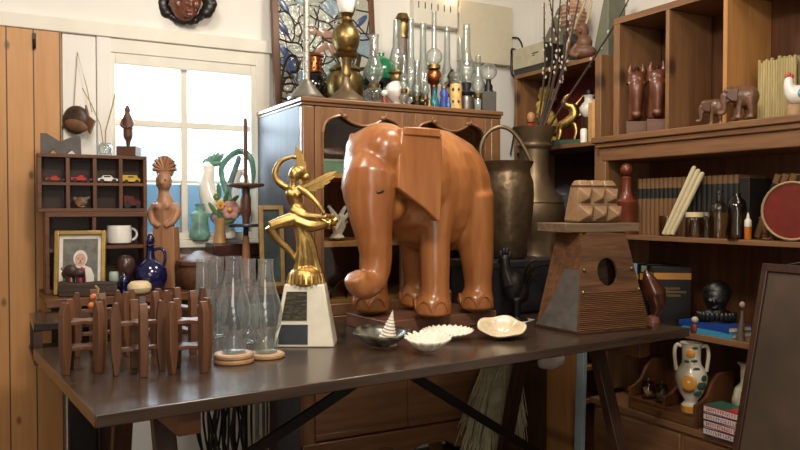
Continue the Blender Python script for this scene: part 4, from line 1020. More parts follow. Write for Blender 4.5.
MB().tube([V((0, 0, 2*k)), V((1*k, 0, 25*k)), V((8*k, 0, 52*k)), V((10*k, 0, 62*k))], .7*k, 6).tube([V((0, 0, 2*k)), V((-4*k, 0, 30*k)), V((-12*k, 0, 50*k)), V((-20*k, .01, 66*k))], .5*k, 6).build('dry_stalks', M['cord'], gv)
p = V((onY(129, 150, 2.9).x, 2.905, zc)); f = PF('pedestal_figure', 'small dark carved wooden figure on a square pedestal on the cubby rack', 'figurine', p, 129, 156); k = f.k
MB().box(-9.5*k, 9.5*k, -8*k, 8*k, 0, 9.5*k).build('pedestal', turned_w, f.o, .001)
m = MB(); f.tube(m, [(128.5, 147), (128.5, 141), (128.5, 136), (128.5, 124), (128, 117), (128, 112)], [1.6, 2.4, 4.6, 4.8, 4.4, 2.2], 12); m.ell(f(128, 110), (2.8*k, 2.8*k, 5*k))
for s in (-1, 1): f.tube(m, [(128+s*3.5, 118), (128+s*5.4, 125, -2*k), (128+s*1, 128, -5*k)], [1.6, 1.5, 1.2])
m.organic(.0016, 2); m.build('figure', turned_w, f.o, smooth=70)
p = onY(77, 121, 3.03); f = PF('shell_bird', 'brown coconut-shell bird hanging by a looped cord on the white post', 'wall ornament', p, 77, 121); k = f.k
m = MB().ell(f(76, 120), (13.5*k, 5*k, 14.5*k)); m.build('body', plain('coconut_shell', '3f2c20', .4, var=.4, scale=40, bump=.3), f.o)
MB().ell(f(78, 126, -4.2*k), (12*k, 3*k, 6*k), (0, .3, 0)).build('belly_band', plain('coconut_fibre', '6a4a30', .6, var=.3), f.o)
MB().prism([((x-77)*k, (121-y)*k) for x, y in ((85, 126), (86, 105), (89, 116), (95.5, 121), (90, 134))], -2*k, 2*k).build('tail', M['brown_z'], f.o, .001)
MB().prism([((x-77)*k, (121-y)*k) for x, y in ((66, 122), (61, 128.5), (68, 128))], -1.5*k, 1.5*k).build('beak', M['dark'], f.o)
MB().tube([f(74, 107), f(78, 52.5), f(87, 87), f(92, 112)], .45*k, 5).build('cord', M['cord'], f.o)
p = onY(184.5, 0, 3.045); f = PF('wall_mask', 'copper-brown carved face mask with dark curly hair high on the wall', 'mask', p, 189, 0); k = f.k
m = MB().ell(f(190, -4, -2*k), (17*k, 9*k, 26*k)); m.ell(f(194, 8, -10*k), (3.4*k, 4.5*k, 4.5*k)); f.tube(m, [(192, -12, -9*k), (194, 8, -12*k)], [2, 3.6]); f.tube(m, [(190, 14.5, -10*k), (196, 13.6, -12*k), (201, 14.5, -9*k)], [1.2, 2.2, 1.2]); f.tube(m, [(191, 17.3, -9.5*k), (196, 17.6, -11*k), (200, 17, -9*k)], [1.2, 2.2, 1.2])
m.ell(f(184, 6, -7*k), (5*k, 4*k, 6*k)); m.ell(f(202, 6, -6*k), (4*k, 4*k, 6*k))
m.organic(.004, 2); m.build('face', plain('copper_brown', '6e3c28', .3, var=.25, coat=.3), f.o, smooth=70)
hr = MB(); rnd = random.Random(4)
for s in (-1, 1):
    for i in range(9): hr.ell(f(190+s*(22+2.5*math.sin(i*1.3)), -24+4.6*i, 1*k), (7.5*k, 5.5*k, 6*k), None, 10, 6)
    for i in range(4): hr.ell(f(190+s*(4+4.5*i), 21.5-1.8*i*i*.6, 2*k), (5*k, 4*k, 3.4*k), None, 10, 6)
hr.organic(.005, 3); hr.build('hair', plain('black_hair', '1c1512', .35), f.o, smooth=70)
# ---------------------------------------------------------------- things on top of the display cabinet
CTZ = CT+.0006
def top_at(px, Y): return V((onY(px, 90, Y).x, Y, CTZ))
# leaded glass panel leaning on the wall
p = top_at(326, 2.985); x0, x1 = onY(274.5, 60, 2.985).x, onY(378, 60, 2.985).x
sg = thing('leaded_glass_panel', 'pale leaded glass panel with leaf shapes in a brown wooden frame', 'stained glass', V((x0, 2.985, CTZ)))
w, h = x1-x0, .66; mt = Matrix.Rotation(math.radians(-5.5), 4, 'X')
MB().box(0, .03, -.012, .012, 0, h, mt).box(w-.026, w, -.012, .012, 0, h, mt).box(.03, w-.026, -.012, .012, 0, .03, mt).box(.03, w-.026, -.012, .012, h-.03, h, mt).build('frame', M['brown_z'], sg, .003)
gm, nt, b = newmat('leaded_panes'); N = nt.nodes.new; Lk = nt.links.new
tc = N('ShaderNodeTexCoord'); vo = N('ShaderNodeTexVoronoi'); vo.inputs['Scale'].default_value = 13; Lk(tc.outputs['Object'], vo.inputs['Vector'])
rp = N('ShaderNodeValToRGB'); rp.color_ramp.interpolation = 'CONSTANT'; e = rp.color_ramp.elements
e[0].color = hexc('b2b8ae'); e[0].position = 0; e[1].color = hexc('9aaaa8'); e[1].position = .3
for pos, c_ in ((.5, 'bcbcb0'), (.72, '8fa6b4'), (.83, 'a8b0a4'), (.93, '4e6488')): q = e.new(pos); q.color = hexc(c_)
sp = N('ShaderNodeSeparateColor'); Lk(vo.outputs['Color'], sp.inputs[0]); Lk(sp.outputs[0], rp.inputs['Fac'])
v2 = N('ShaderNodeTexVoronoi'); v2.feature = 'DISTANCE_TO_EDGE'; v2.inputs['Scale'].default_value = 13; Lk(tc.outputs['Object'], v2.inputs['Vector'])
lt_ = N('ShaderNodeMath'); lt_.operation = 'LESS_THAN'; lt_.inputs[1].default_value = .04; Lk(v2.outputs['Distance'], lt_.inputs[0])
mxl = N('ShaderNodeMix'); mxl.data_type = 'RGBA'; Lk(lt_.outputs[0], mxl.inputs['Factor']); Lk(rp.outputs[0], mxl.inputs['A']); mxl.inputs['B'].default_value = hexc('3a3228'); Lk(mxl.outputs['Result'], b.inputs['Base Color'])
nz = N('ShaderNodeTexNoise'); nz.inputs['Scale'].default_value = 55; Lk(tc.outputs['Object'], nz.inputs['Vector']); bp = N('ShaderNodeBump'); bp.inputs['Strength'].default_value = .5; bp.inputs['Distance'].default_value = .01
Lk(nz.outputs['Fac'], bp.inputs['Height']); Lk(bp.outputs[0], b.inputs['Normal']); b.inputs['Roughness'].default_value = .12; b.inputs['Transmission Weight'].default_value = .25
MB().box(.03, w-.026, -.002, .003, .03, h-.03, mt).build('glass', gm, sg)
kx = w/103.5; PX = lambda px, py: mt @ V(((px-274.5)*kx, -.004, (97-py)*kx*1.01))
lead = MB()
for pts in ([(281, 32), (290, 34), (299, 34), (306, 40), (312, 42), (320, 52)], [(281, 8), (289, 6), (295, 14), (296, 26), (293, 34)], [(299, 34), (303, 22), (300, 12), (308, 6), (318, 10), (330, 12), (338, 20)], [(281, 38), (290, 42), (297, 52), (296, 68), (290, 80)],
            [(312, 42), (322, 30), (330, 26), (338, 30), (336, 42), (326, 50), (314, 48)], [(330, 12), (340, 6), (352, 4), (362, 12), (374, 24)], [(338, 30), (352, 24), (364, 24), (374, 22)], [(352, 24), (358, 38), (352, 52), (358, 66), (374, 74)], [(281, 60), (290, 62), (297, 70)], [(316, 0), (320, 12), (316, 26), (306, 40)], [(281, 20), (288, 26), (293, 34)], [(358, 38), (368, 40), (374, 46)], [(336, 42), (342, 56), (338, 72), (344, 88)]):
    sp_ = spline([PX(*q) for q in pts], 4); lead.tube(sp_, .0032, 6)
lead.build('lead_lines', plain('lead', '4a4032', .5, .5), sg)
M_rose = plain('rose_glass', '9a7a6a', .2, coat=.4); M_leaf = plain('blue_glass', '3c5078', .2, coat=.4)
for cx, cy, r, a in ((330, 24, 8, .4), (322, 36, 7, -.5), (334, 38, 7, .9), (316, 22, 6, .2)): MB().ell(PX(cx, cy), (r*kx*1.3, .003, r*kx*.55), (0, a, 0), 12, 6).build('rose_pane', M_rose, sg)
for cx, cy, a in ((285, 22, -.9), (286, 44, -1.0), (290, 56, -1.2), (364, 6, .8), (287, 2, -1)): MB().ell(PX(cx, cy), (9*kx, .003, 3*kx), (0, a*-1, 0), 12, 6).build('leaf_pane', M_leaf, sg)

# silver column lamp, brass lamp and the big round vessels behind
sil2 = plain('embossed_silver', 'b0aaa0', .4, .8, var=.35, scale=120, bump=.6)
turned('silver_column_lamp', 'tall silver lamp with embossed column on a ridged conical foot', 'lamp', top_at(306.5, 2.635), [
    ('foot', M['silver'], [(0, 0), (18.5, 0), (19, 2), (17, 3.5), (16.5, 4.5), (14, 7), (13.5, 8), (10.5, 11), (10, 12), (7, 15), (6.5, 16), (3.8, 20), (0, 20)]), ('column', sil2, [(3.2, 20), (3.1, 60), (3, 105), (0, 105)]), ('socket', M['brass'], [(0, 105), (4, 105), (5, 110), (0, 112)])])
bl = turned('brass_oil_lamp', 'large brass oil lamp with ball body, pewter foot and white globe', 'oil lamp', top_at(346, 2.645), [
    ('foot', M['pewter'], [(0, 0), (19, 0), (20, 1.5), (18, 4.5), (12, 9.5), (7, 14), (4.8, 20), (4.2, 26), (0, 26)]), ('stem', M['brass'], [(0, 26), (4.4, 26), (5.5, 29), (4.4, 31), (5, 38), (7, 45), (12, 47), (13.5, 49), (0, 50)]),
    ('body', M['brass'], [(5, 50), (9, 51), (12.4, 56), (14, 62), (14.2, 64), (14, 66), (13, 71), (10, 76), (6, 79), (0, 79)]), ('burner', M['brass'], [(0, 79), (6, 79), (7.5, 82), (6, 85), (7.5, 88), (8.5, 89), (0, 89)]),
    ('globe', M['milk'], [(5.5, 89.2), (7.5, 92), (9, 98), (9.5, 106), (8, 116), (5, 122), (5, 126), (0, 126)])])
turned('brass_pot', 'round aged brass pot standing behind the brass oil lamp', 'pot', top_at(345, 2.86), [('bowl', M['brass'], [(0, 0), (10, 0), (9, 3), (14, 8), (18.5, 17), (19.5, 26), (18, 34), (14, 39), (0, 39)]), ('lid', M['brass'], [(0, 39.3), (15, 39.3), (16, 41), (12, 45), (4, 47), (2, 50), (0, 51)])])
lt = turned('copper_lantern', 'smoked glass lantern with pierced copper cap behind the silver lamp', 'lantern', top_at(315, 2.80), [('base', M['copper'], [(0, 0), (9, 0), (10, 3), (8, 6), (0, 6)]), ('smoked_globe', M['smoke'], [(6, 6), (11, 10), (13, 18), (12.6, 25), (9, 32), (7, 34), (0, 34)]),
    ('cap', M['copper'], [(0, 34), (8, 34), (7.2, 36), (7.2, 49), (9, 50), (6, 53), (0, 54)])])
k = mpp(top_at(315, 2.80)); m = MB()
for r in range(3):
    for i in range(9): m.ell(V((7.25*k*math.cos(2*PI*i/9+r*.35), 7.25*k*math.sin(2*PI*i/9+r*.35), (38+4*r)*k)), 1*k, None, 8, 6)
m.build('piercings', M['black'], lt)['kind'] = 'stuff'
f = PF('wrought_trivet', 'dark wrought scrollwork metal stand behind the silver lamp at the cabinet corner', 'metal stand', top_at(290, 2.84), 293, 97); m = MB()
for pts in ([(284, 96), (285, 70), (290, 50), (297, 46), (302, 52), (300, 62), (294, 62)], [(302, 96), (301, 78), (295, 68), (288, 70), (286, 78), (291, 84)], [(283, 76), (293, 74), (304, 76)], [(283, 88), (293, 90), (304, 88)]): f.tube(m, pts, [1.3, 1.3], 6, 4)
m.build('scrollwork', plain('dark_bronze', '3c2e22', .35, .8), f.o)
MB().box(-12*f.k, 12*f.k, -8*f.k, 8*f.k, 0, 2*f.k).build('base', M['black'], f.o)

# oil lamps
def lamp(px, Y, label, parts, name='oil_lamp', group='oil lamps on top of the cabinet', n=16):
    return turned(name, label, 'oil lamp', top_at(px, Y), parts, 0, group, n)
def chim(z, h, r=3.6, b=6.5, bz=.22):
    return [(r*.9, z), (b*.8, z+h*bz*.45), (b, z+h*bz), (b*.8, z+h*bz*1.6), (r, z+h*bz*2.2), (r*.85, z+h), (r*.7, z+h), (r*.85, z+h*bz*2.2), (b*.7, z+h*bz*1.6), (b*.9, z+h*bz), (r*.8, z+.5)]
glb = lambda z, r: [(r*.35, z)]+[(r*math.sin(PI*(.12+.78*i/10)), z+r*1.0-r*math.cos(PI*(.12+.78*i/10))) for i in range(11)]
G = M['glass']; BR_ = M['brass']
lamp(374, 2.66, 'clear glass oil lamp with tall chimney right of the brass oil lamp', [('font', G, [(0, 0), (10, 0), (10.5, 2), (7, 5), (11, 10), (10, 15), (5, 18), (0, 18)]), ('burner', BR_, [(0, 18), (6, 18), (6.5, 21), (4, 23), (0, 23)]), ('chimney', G, [(4.2, 23), (7, 27), (9.6, 33), (9, 39), (6, 45), (4.8, 52), (4.5, 66), (5.2, 71), (4, 71), (3.6, 52), (5, 45), (8, 39), (8.5, 33), (3.6, 24)])])
t = turned('green_shade_lamp', 'brass lamp with emerald green glass dome shade at the back', 'lamp', top_at(381, 2.88), [('base', M['black'], [(0, 0), (12, 0), (12, 3), (4, 6), (2.6, 8), (2.6, 30), (0, 30)]), ('ring', M['black'], [(0, 30), (17, 30), (17.5, 33), (0, 33.4)]), ('shade', M['greenglass'], [(17.5, 33.6), (18.5, 38), (17.5, 45), (14, 51), (8, 56), (3.5, 58), (3.5, 61), (0, 61)])])
lamp(397, 2.69, 'white milk-glass oil lamp with brass burner at the cabinet middle', [('foot', M['milk'], [(0, 0), (6, 0), (6.5, 2), (4, 6), (0, 6)]), ('font', M['milk'], [(4, 6), (9, 10), (12.6, 16), (12.8, 19), (10, 24), (6, 27), (0, 27)]), ('burner', BR_, [(0, 27), (6, 27), (7.5, 30), (6, 34), (9, 36), (8, 38), (0, 38)]), ('chimney', G, chim(38, 50, 4.4, 8))])
turned('marble_column', 'tall dull purple stone column with brass rings rising behind the milk-glass lamp', 'column', top_at(402.5, 2.84), [('base', BR_, [(0, 0), (10, 0), (10, 4), (7, 7), (0, 7)]), ('shaft', plain('purple_stone', '6e5852', .35, var=.25, scale=30), [(5.6, 7), (5, 76), (0, 76)]), ('capital', BR_, [(0, 76), (6.6, 76), (5.4, 80), (8, 85), (6, 91), (8, 94), (5, 100), (0, 101)])])
lamp(411, 2.80, 'clear glass oil lamp with slim straight chimney beside the stone column', [('font', G, [(0, 0), (8, 0), (8, 2), (5, 5), (8.5, 11), (7, 17), (0, 18)]), ('burner', BR_, [(0, 18), (5, 18), (5.5, 22), (0, 22)]), ('chimney', G, chim(22, 72, 3.4, 6.4))])
lamp(423, 2.87, 'clear glass oil lamp at the back below the slotted metal box', [('font', G, [(0, 0), (9, 0), (9, 2), (5, 6), (9, 12), (7, 18), (0, 19)]), ('burner', BR_, [(0, 19), (5, 19), (5.5, 23), (0, 23)]), ('chimney', G, chim(23, 70, 3.6, 7))])
lamp(417, 2.68, 'small oil lamp with squat black base right of the milk-glass lamp', [('base', M['black'], [(0, 0), (6.5, 0), (6.5, 7), (4, 9), (0, 9)]), ('burner', BR_, [(0, 9), (4, 9), (4.5, 13), (0, 13)]), ('chimney', G, chim(13, 36, 3, 5.5))])
lamp(434, 2.74, 'oil lamp with clear ball globe, copper body and tall thin chimney', [('base', M['copper'], [(0, 0), (8, 0), (8, 3), (4, 6), (3, 16), (4, 28), (0, 28)]), ('body', M['copper'], [(3, 28), (7, 31), (8.2, 36), (7, 41), (4, 44), (0, 44)]), ('burner', BR_, [(0, 44), (6.5, 44), (6.5, 48), (0, 48)]), ('globe', G, glb(48, 8.5)), ('chimney', G, [(2.6, 64), (2.4, 100), (3, 101), (2, 101), (2, 64)])])
lamp(447, 2.86, 'clear glass oil lamp with plain chimney right of the ball-globe lamp', [('font', G, [(0, 0), (8, 0), (8, 2), (5, 6), (8, 12), (6.5, 18), (0, 19)]), ('burner', BR_, [(0, 19), (5, 19), (5.5, 23), (0, 23)]), ('chimney', G, chim(23, 68, 3.4, 6.5))])
lamp(452, 2.80, 'dark bronze lamp with finial burner behind the cream ceramic lamp', [('base', M['black'], [(0, 0), (7, 0), (7, 3), (3, 7), (3, 30), (0, 30)]), ('burner', plain('bronze_dark', '3a3028', .4, .7), [(0, 30), (8, 30), (8, 34), (4, 36), (5.5, 40), (3, 44), (1.4, 47), (0, 48)])])
lamp(466.5, 2.66, 'oil lamp with clear chimney and grey metal tank left of the square-based lamp', [('tank', plain('grey_tin', '6e6a62', .35, .7), [(0, 0), (8.4, 0), (8.6, 3), (8, 14), (5, 18), (0, 18)]), ('gallery', M['steel'], [(0, 18), (7.5, 18), (9, 20), (4, 23), (5, 30), (0, 31)]), ('chimney', G, [(5, 31), (8, 36), (9.5, 42), (8, 49), (5, 55), (4, 62), (3.6, 88), (2.8, 88), (3, 62), (4, 55), (7, 49), (8.4, 42), (4.2, 32)])])
lamp(478, 2.73, 'clear glass oil lamp with wide bulb between the two grey lamps', [('font', G, [(0, 0), (7, 0), (7, 2), (4, 5), (8, 11), (6, 17), (0, 18)]), ('burner', BR_, [(0, 18), (4.6, 18), (5, 22), (0, 22)]), ('chimney', G, chim(22, 38, 3.4, 8))])
lamp(460, 2.88, 'clear glass oil lamp at the back under the left edge of the fuse box', [('font', G, [(0, 0), (8, 0), (8, 2), (5, 6), (8, 12), (6.5, 18), (0, 19)]), ('burner', BR_, [(0, 19), (5, 19), (5.5, 23), (0, 23)]), ('chimney', G, chim(23, 58, 3.4, 7))])
lamp(404, 2.625, 'small clear glass lamp with brass collar right of the white milk-glass lamp foot', [('font', G, [(0, 0), (5, 0), (5, 2), (3, 4), (5.4, 9), (4, 13), (0, 14)]), ('burner', BR_, [(0, 14), (3.4, 14), (3.8, 18), (0, 18)]), ('chimney', G, chim(18, 34, 2.4, 4.8))])
p = top_at(488.5, 2.60); k = mpp(p)
o = thing('square_lamp', 'dark square-based lamp with clear round globe at the right cabinet corner', 'oil lamp', p, FACE, 'oil lamps on top of the cabinet')
MB().box(-7*k, 7*k, -7*k, 7*k, 0, 20*k).build('base', plain('dark_grey_tin', '45413c', .45, .5), o, .002)
MB().lathe([(r*k, z*k) for r, z in ((0, 20), (5.5, 20), (4, 23), (4.4, 26), (2.6, 29), (2.6, 33), (0, 33))], 14).build('burner', M['black'], o)
MB().lathe([(r*k, z*k) for r, z in glb(32, 8.5)], 18).build('globe', G, o)
# little coloured lamps and bottles along the front edge
def small(name, label, cat, px, Y, parts): turned(name, label, cat, top_at(px, Y), parts, 0, 'small coloured lamps and bottles on the cabinet', 14)
teal = plain('teal_glaze', '1f6a78', .15, coat=.5); blu = plain('blue_beads', '3a4a98', .25, var=.5, scale=90); crm = plain('cream_ceramic_lamp', 'd8b070', .4, var=.25, scale=50)
small('teal_bottle', 'slim teal glass bottle before the copper ball-globe lamp', 'bottle', 434.5, 2.625, [('body', teal, [(0, 0), (4.6, 0), (5, 3), (4.4, 9), (2, 15), (2, 21), (2.6, 22), (0, 22)])])
small('blue_lamp', 'small blue and purple beaded lamp beside the teal bottle', 'lamp', 444, 2.625, [('body', blu, [(0, 0), (4.4, 0), (4.8, 5), (3.5, 12), (4.4, 17), (2.5, 21), (0, 21)]), ('burner', BR_, [(0, 21), (3, 21), (3, 24), (0, 24)]), ('globe', G, glb(24, 5))])
ol = thing('ceramic_lamp', 'cream ceramic lamp with dark window-like spots beside the blue beaded lamp', 'lamp', top_at(455.5, 2.635), FACE, 'small coloured lamps and bottles on the cabinet'); k = mpp(top_at(455.5, 2.635))
MB().lathe([(r*k, z*k) for r, z in ((0, 0), (6.4, 0), (6.6, 3), (6, 14), (6.4, 22), (5, 27), (0, 28))], 16).build('body', crm, ol)
for x in (-2.6, 2.6):
    for z in (21, 9): MB().ell((x*k, -5.6*k, z*k), (1.3*k, 1*k, 1.6*k), None, 8, 6).build('spot', M['dark'], ol)
MB().lathe([(r*k, z*k) for r, z in glb(28, 6)], 14).build('globe', G, ol)
small('amber_lamp', 'small amber glass lamp with brass burner left of the teal bottle', 'lamp', 425.5, 2.63, [('body', glass('amber_glass', 'c08a4a', '6a4420'), [(0, 0), (4.5, 0), (5, 4), (3, 8), (0, 9)]), ('burner', BR_, [(0, 9), (3, 9), (3, 13), (0, 13)]), ('chimney', G, chim(13, 22, 2.2, 4.4))])
small('red_lamp', 'small red and white lamp under the milk-glass lamp shade', 'lamp', 384.5, 2.62, [('body', plain('red_glaze', '8a2c20', .3, var=.4, scale=50), [(0, 0), (3.4, 0), (3.6, 3), (2.4, 8), (0, 9)]), ('globe', M['milk'], glb(9, 3.2))])
small('brass_bell', 'tiny brass bell-shaped lamp beside the teal bottle foot', 'lamp', 429.5, 2.595, [('body', BR_, [(0, 0), (2.8, 0), (2.6, 2), (1.6, 6), (1, 8), (0, 9)])])
small('blue_flask', 'tiny bright blue flask before the cream ceramic lamp', 'flask', 448.5, 2.592, [('body', plain('bright_blue', '2a5a9a', .2, coat=.5), [(0, 0), (2.6, 0), (2.8, 4), (1.4, 8), (1.2, 12), (0, 12)])])

# on the wall above: slotted metal box, fuse box, wall bulb and the cord
x0, x1 = onY(412.5, 10, YW-.03).x, onY(456.5, 10, YW-.03).x; zb_ = onY(435, 27, YW-.03).z
sb = thing('slotted_wall_box', 'cream slotted metal box on the wall above the oil lamps', 'wall box', (x0, YW-.046, zb_))
w = x1-x0; MB().box(0, w, 0, .045, 0, .24).build('casing', M['trim'], sb, .006)
for i in range(6):
    MB().box(.022+i*w*.115*1.25, .027+i*w*.115*1.25, -.0008, .0002, .075, .105).build('slot', M['black'], sb)
x0, x1 = onY(458.5, 30, YW-.03).x, onY(511, 30, YW-.03).x; z0, z1 = onY(485, 63.5, YW-.03).z, onY(485, 4, YW-.03).z
fb = thing('mounted_fuse_box', 'flat cream fuse box with hinged cover on the wall above the lamps', 'fuse box', (x0, YW-.041, z0))
w, h = x1-x0, z1-z0
MB().box(.004, w-.004, .012, .040, .004, h-.004).build('body', M['trim'], fb); MB().box(0, w, 0, .0118, 0, h).build('cover', plain('cream_cover', 'd8d0b8', .5, var=.03), fb, .003)
for z in (.05, h-.05): MB().cyl((-.003, .006, z-.015), (-.003, .006, z+.015), .004, 8).build('hinge', M['trim'], fb)
p = onY(452, -8, YW-.06)
wb = thing('wall_bulb', 'small bare bulb in a holder on the wall above the slotted box', 'lamp', p)
MB().cyl((0, .028, 0), (0, .0595, 0), .018, 14).build('holder', M['trim'], wb)
MB().ell((0, 0, 0), (.026, .03, .026)).build('bulb', emis('bulb_glow', 'ffe2b0', 14), wb)
cd = MB().tube(spline([V((q.x, YW-.012, q.z)) for q in (onY(511, 38, YW), onY(517, 39, YW), onY(521, 48, YW), onY(519, 62, YW), onY(517, 80, YW), onY(514, 100, YW), onY(513, 130, YW), onY(509, 155, YW))], 5), .0042, 6)
single(cd, 'wall_cable', 'black electric cord running down the wall beside the fuse box', 'cord', M['black'], (0, 0, 0))

# ---------------------------------------------------------------- inside the glazed cabinet
def inside(px, Y, z): return V((onY(px, 200, Y).x, Y, z+.0185))
k = mpp(inside(330, 2.68, 1.275)); p = inside(330, 2.68, 1.275)
g_ = thing('green_tin', 'pale green lidded tin on the upper cabinet shelf behind glass', 'tin', p, 0)
MB().box(-13*k, 13*k, -.05, .05, 0, 11*k).build('tin', plain('mint_tin', '6f9a80', .4), g_, .003); MB().box(-13.6*k, 13.6*k, -.052, .052, 11*k, 14*k).build('lid', plain('mint_lid', '8fb09a', .4), g_, .003)
k = mpp(inside(337, 2.66, 1.012)); rnd = random.Random(9); m = MB()
for i in range(16): m.tube([V((0, 0, 0)), V((rnd.uniform(-6, 6)*k, rnd.uniform(-6, 6)*k, rnd.uniform(9, 16)*k)), V((rnd.uniform(-12, 12)*k, rnd.uniform(-8, 8)*k, rnd.uniform(16, 34)*k))], [3*k, 2.6*k, 1.6*k], 7)
m.lathe([(0, 0), (8*k, 0), (5*k, 4*k), (0, 4*k)], 14)
single(m, 'white_coral', 'branching white coral on the middle cabinet shelf behind glass', 'coral', M['shell'], inside(337, 2.70, 1.024))
f = PF('glass_dancer', 'green twisted glass animal figurine on the lower cabinet shelf', 'figurine', inside(338, 2.63, .79), 338, 304); m = MB()
for pts, r in (([(330, 303), (334, 292), (340, 285), (346, 282)], [1.2, 2, 2.6]), ([(346, 303), (347, 293), (346, 284), (341, 276), (336, 272)], [1.2, 1.8, 2.4, 1.6, .6]), ([(326, 301), (328, 294), (336, 287)], [.8, 1.2, 1.5]), ([(346, 282), (352, 285), (356, 295), (357, 303)], [2, 1.6, 1.2, .8])): f.tube(m, pts, r, 8)
m.build('body', glass('lime_glass', '7ab850', '2a6a30', .05, 1.8), f.o)
p = inside(434, 2.66, .79); k = mpp(p); rnd = random.Random(12); m = MB()
for i in range(10): m.ell(V((rnd.uniform(-12, 12)*k, rnd.uniform(-.03, .03), rnd.uniform(6, 14)*k)), (rnd.uniform(5, 8)*k, .02, rnd.uniform(6, 9)*k), None, 10, 6)
m.organic(.006, 4); single(m, 'pale_stone', 'pale rounded mineral lump on the low cabinet shelf behind the elephant', 'stone', M['shell'], p+V((0, .05, .012)))
# ---------------------------------------------------------------- hammered jug on the trunk, tall vase with willow
TRZ = ZT+.2036
p = TM @ V((1.66, .668, TRZ)); p = V((onY(507.5, 240, p.y).x, p.y, TRZ)); k = mpp(p)
jg = thing('milk_jug', 'hammered dark metal jug with tall loop handle on the steel trunk', 'jug', p, FACE)
MB().lathe([(r*k, z*k) for r, z in ((0, 0), (16, 0), (19, 3), (22, 20), (25, 48), (26, 62), (25.5, 76), (22.5, 84), (22, 88), (25, 94), (25.5, 96.5), (24, 96.5), (21, 88), (21.5, 84), (23, 72), (15, 4), (0, 3))], 32).build('body', M['hammered'], jg)
hd = [V(((-22+x)*k, 0, z*k)) for x, z in ((-1, 90), (-4, 98), (-5, 110), (-1, 121), (6, 128), (15, 131), (24, 128), (32, 120), (39, 109), (45, 97))]
MB().tube(spline(hd, 5), 2.0*k, 10).build('loop_handle', M['pewter'], jg)
p = V((onY(534, 200, 2.60).x, 2.60, .9406)); k = mpp(p)
vz = thing('tall_metal_vase', 'tall brown pewter vase with flared rim holding pussy willow branches', 'vase', p)
VH = (onY(534, 127.5, 2.6).z-p.z)/k
prof = [(0, 0), (20, 0), (21, 2), (19, 8), (24, 22), (29, 38), (30.5, 47), (29, 54), (30, 55), (29, 57), (22, 66), (17, 74), (14.5, 84), (14, 96), (14.8, VH-22), (17, VH-20), (17.3, VH-18), (16, VH-16), (16.6, VH-12), (21.5, VH-2), (22, VH), (20.5, VH-.5), (15, VH-14), (13, VH-30), (13, 90), (0, 84)]
MB().lathe([(r*k, z*k) for r, z in prof], 32).build('body', M['pewter'], vz)
bark_m = plain('willow_bark', '3a281e', .6, var=.3, scale=60); cat_m = plain('catkin_white', 'c9c4b4', .8)
vtop = V((p.x, p.y, p.z+(VH-2)*k)); kk = k
BR = [((545, 70), (545, 0), .04, 0), ((551, 70), (553, -6), .02, .0), ((556, 70), (560, -10), 0, .02), ((560, 72), (565, -10), -.03, .0), ((564, 72), (571, -6), .05, .03), ((563, 66), (578, -14), -.05, .03), ((577, 76), (616, 2), -.28, -.03), ((558, 56), (549, -18), .06, -.05)]
rnd = random.Random(21)
for i, (m_, t_, dy, d2) in enumerate(BR):
    wl = thing('willow_branch', ('pussy willow branch leaning farthest left in the tall vase', 'second pussy willow branch from the left in the tall vase', 'third pussy willow branch from the left in the tall vase', 'upright pussy willow branch in the middle of the tall vase', 'pussy willow branch just right of the middle one in the vase', 'steep pussy willow branch third from the right in the vase', 'pussy willow branch leaning far right across the corner shelf', 'pussy willow branch crossing behind the others in the vase')[i], 'branch', vtop, FACE, 'pussy willow branches in the tall vase')
    L_ = lambda q, y: V(((q[0]-534)*kk, y, (128-q[1])*kk))
    s_ = V((rnd.uniform(-8, 8)*kk, rnd.uniform(-7, 7)*kk, -40*kk*.6)); e_ = V((m_[0]*0+((m_[0]-534)*.55)*kk*.5, dy*.2, 0)); e_.x = max(min(e_.x, 13*kk), -13*kk)
    pts = spline([s_, e_, L_(m_, dy*.5+rnd.uniform(-.01, .01)), L_(((m_[0]+t_[0])/2+rnd.uniform(-2, 2), (m_[1]+t_[1])/2), dy*.8), L_(t_, dy)], 5)
    MB().tube(pts, lerps([1.2*kk, 1.2*kk, 1.0*kk, .6*kk], len(pts)), 6).build('stem', bark_m, wl)
    cm = MB()
    for j in range(9, len(pts)-1):
        for s2 in range(2):
            if rnd.random() < .5:
                q = pts[j].lerp(pts[j+1], rnd.random()); t_dir = (pts[j+1]-pts[j]).normalized()
                cm.ell(q+V((rnd.choice((-1, 1))*1.6*kk, rnd.uniform(-1, 1)*kk, 1.2*kk)), (1.0*kk, 1.0*kk, 1.8*kk), (0, rnd.uniform(-.4, .4), 0), 6, 5)
    o = cm.build('catkins', cat_m, wl); o['kind'] = 'stuff'

# ---------------------------------------------------------------- corner shelf
def cs_at(px, X, z): return V((X, onX(px, 120, X).y, z+.0006))
green_c = plain('grey_green_leatherette', '6e7160', .55, var=.08)
RX = -PI/2                                                            # local -Y turned to face -X (into the room)
p = cs_at(541, 2.33, 1.80); 
sc_ = thing('suitcase_player', 'cream and grey-green portable record player case with raised lid on the corner shelf', 'record player', p, RX)
MB().box(-.115, .115, -.075, .09, 0, .125).build('body', plain('dark_case', '2e2c26', .5), sc_, .004)
MB().box(-.117, .117, -.08, -.0755, .03, .128).build('front_panel', plain('cream_leatherette', 'b0ab94', .5), sc_, .003)
mtl = Matrix.Translation((0, .088, .128)) @ Matrix.Rotation(math.radians(-12), 4, 'X')
MB().prism([(-.115, 0), (.115, 0), (.115, .22), (-.02, .22)], -.012, .012, mtl).build('raised_lid', green_c, sc_, .003)
MB().tube(spline([V((-.118, -.06, .13)), V((-.15, -.06, .14)), V((-.165, -.05, .11)), V((-.165, -.05, .03)), V((-.14, -.05, .0))], 5), .006, 8).build('carry_strap', M['black'], sc_)
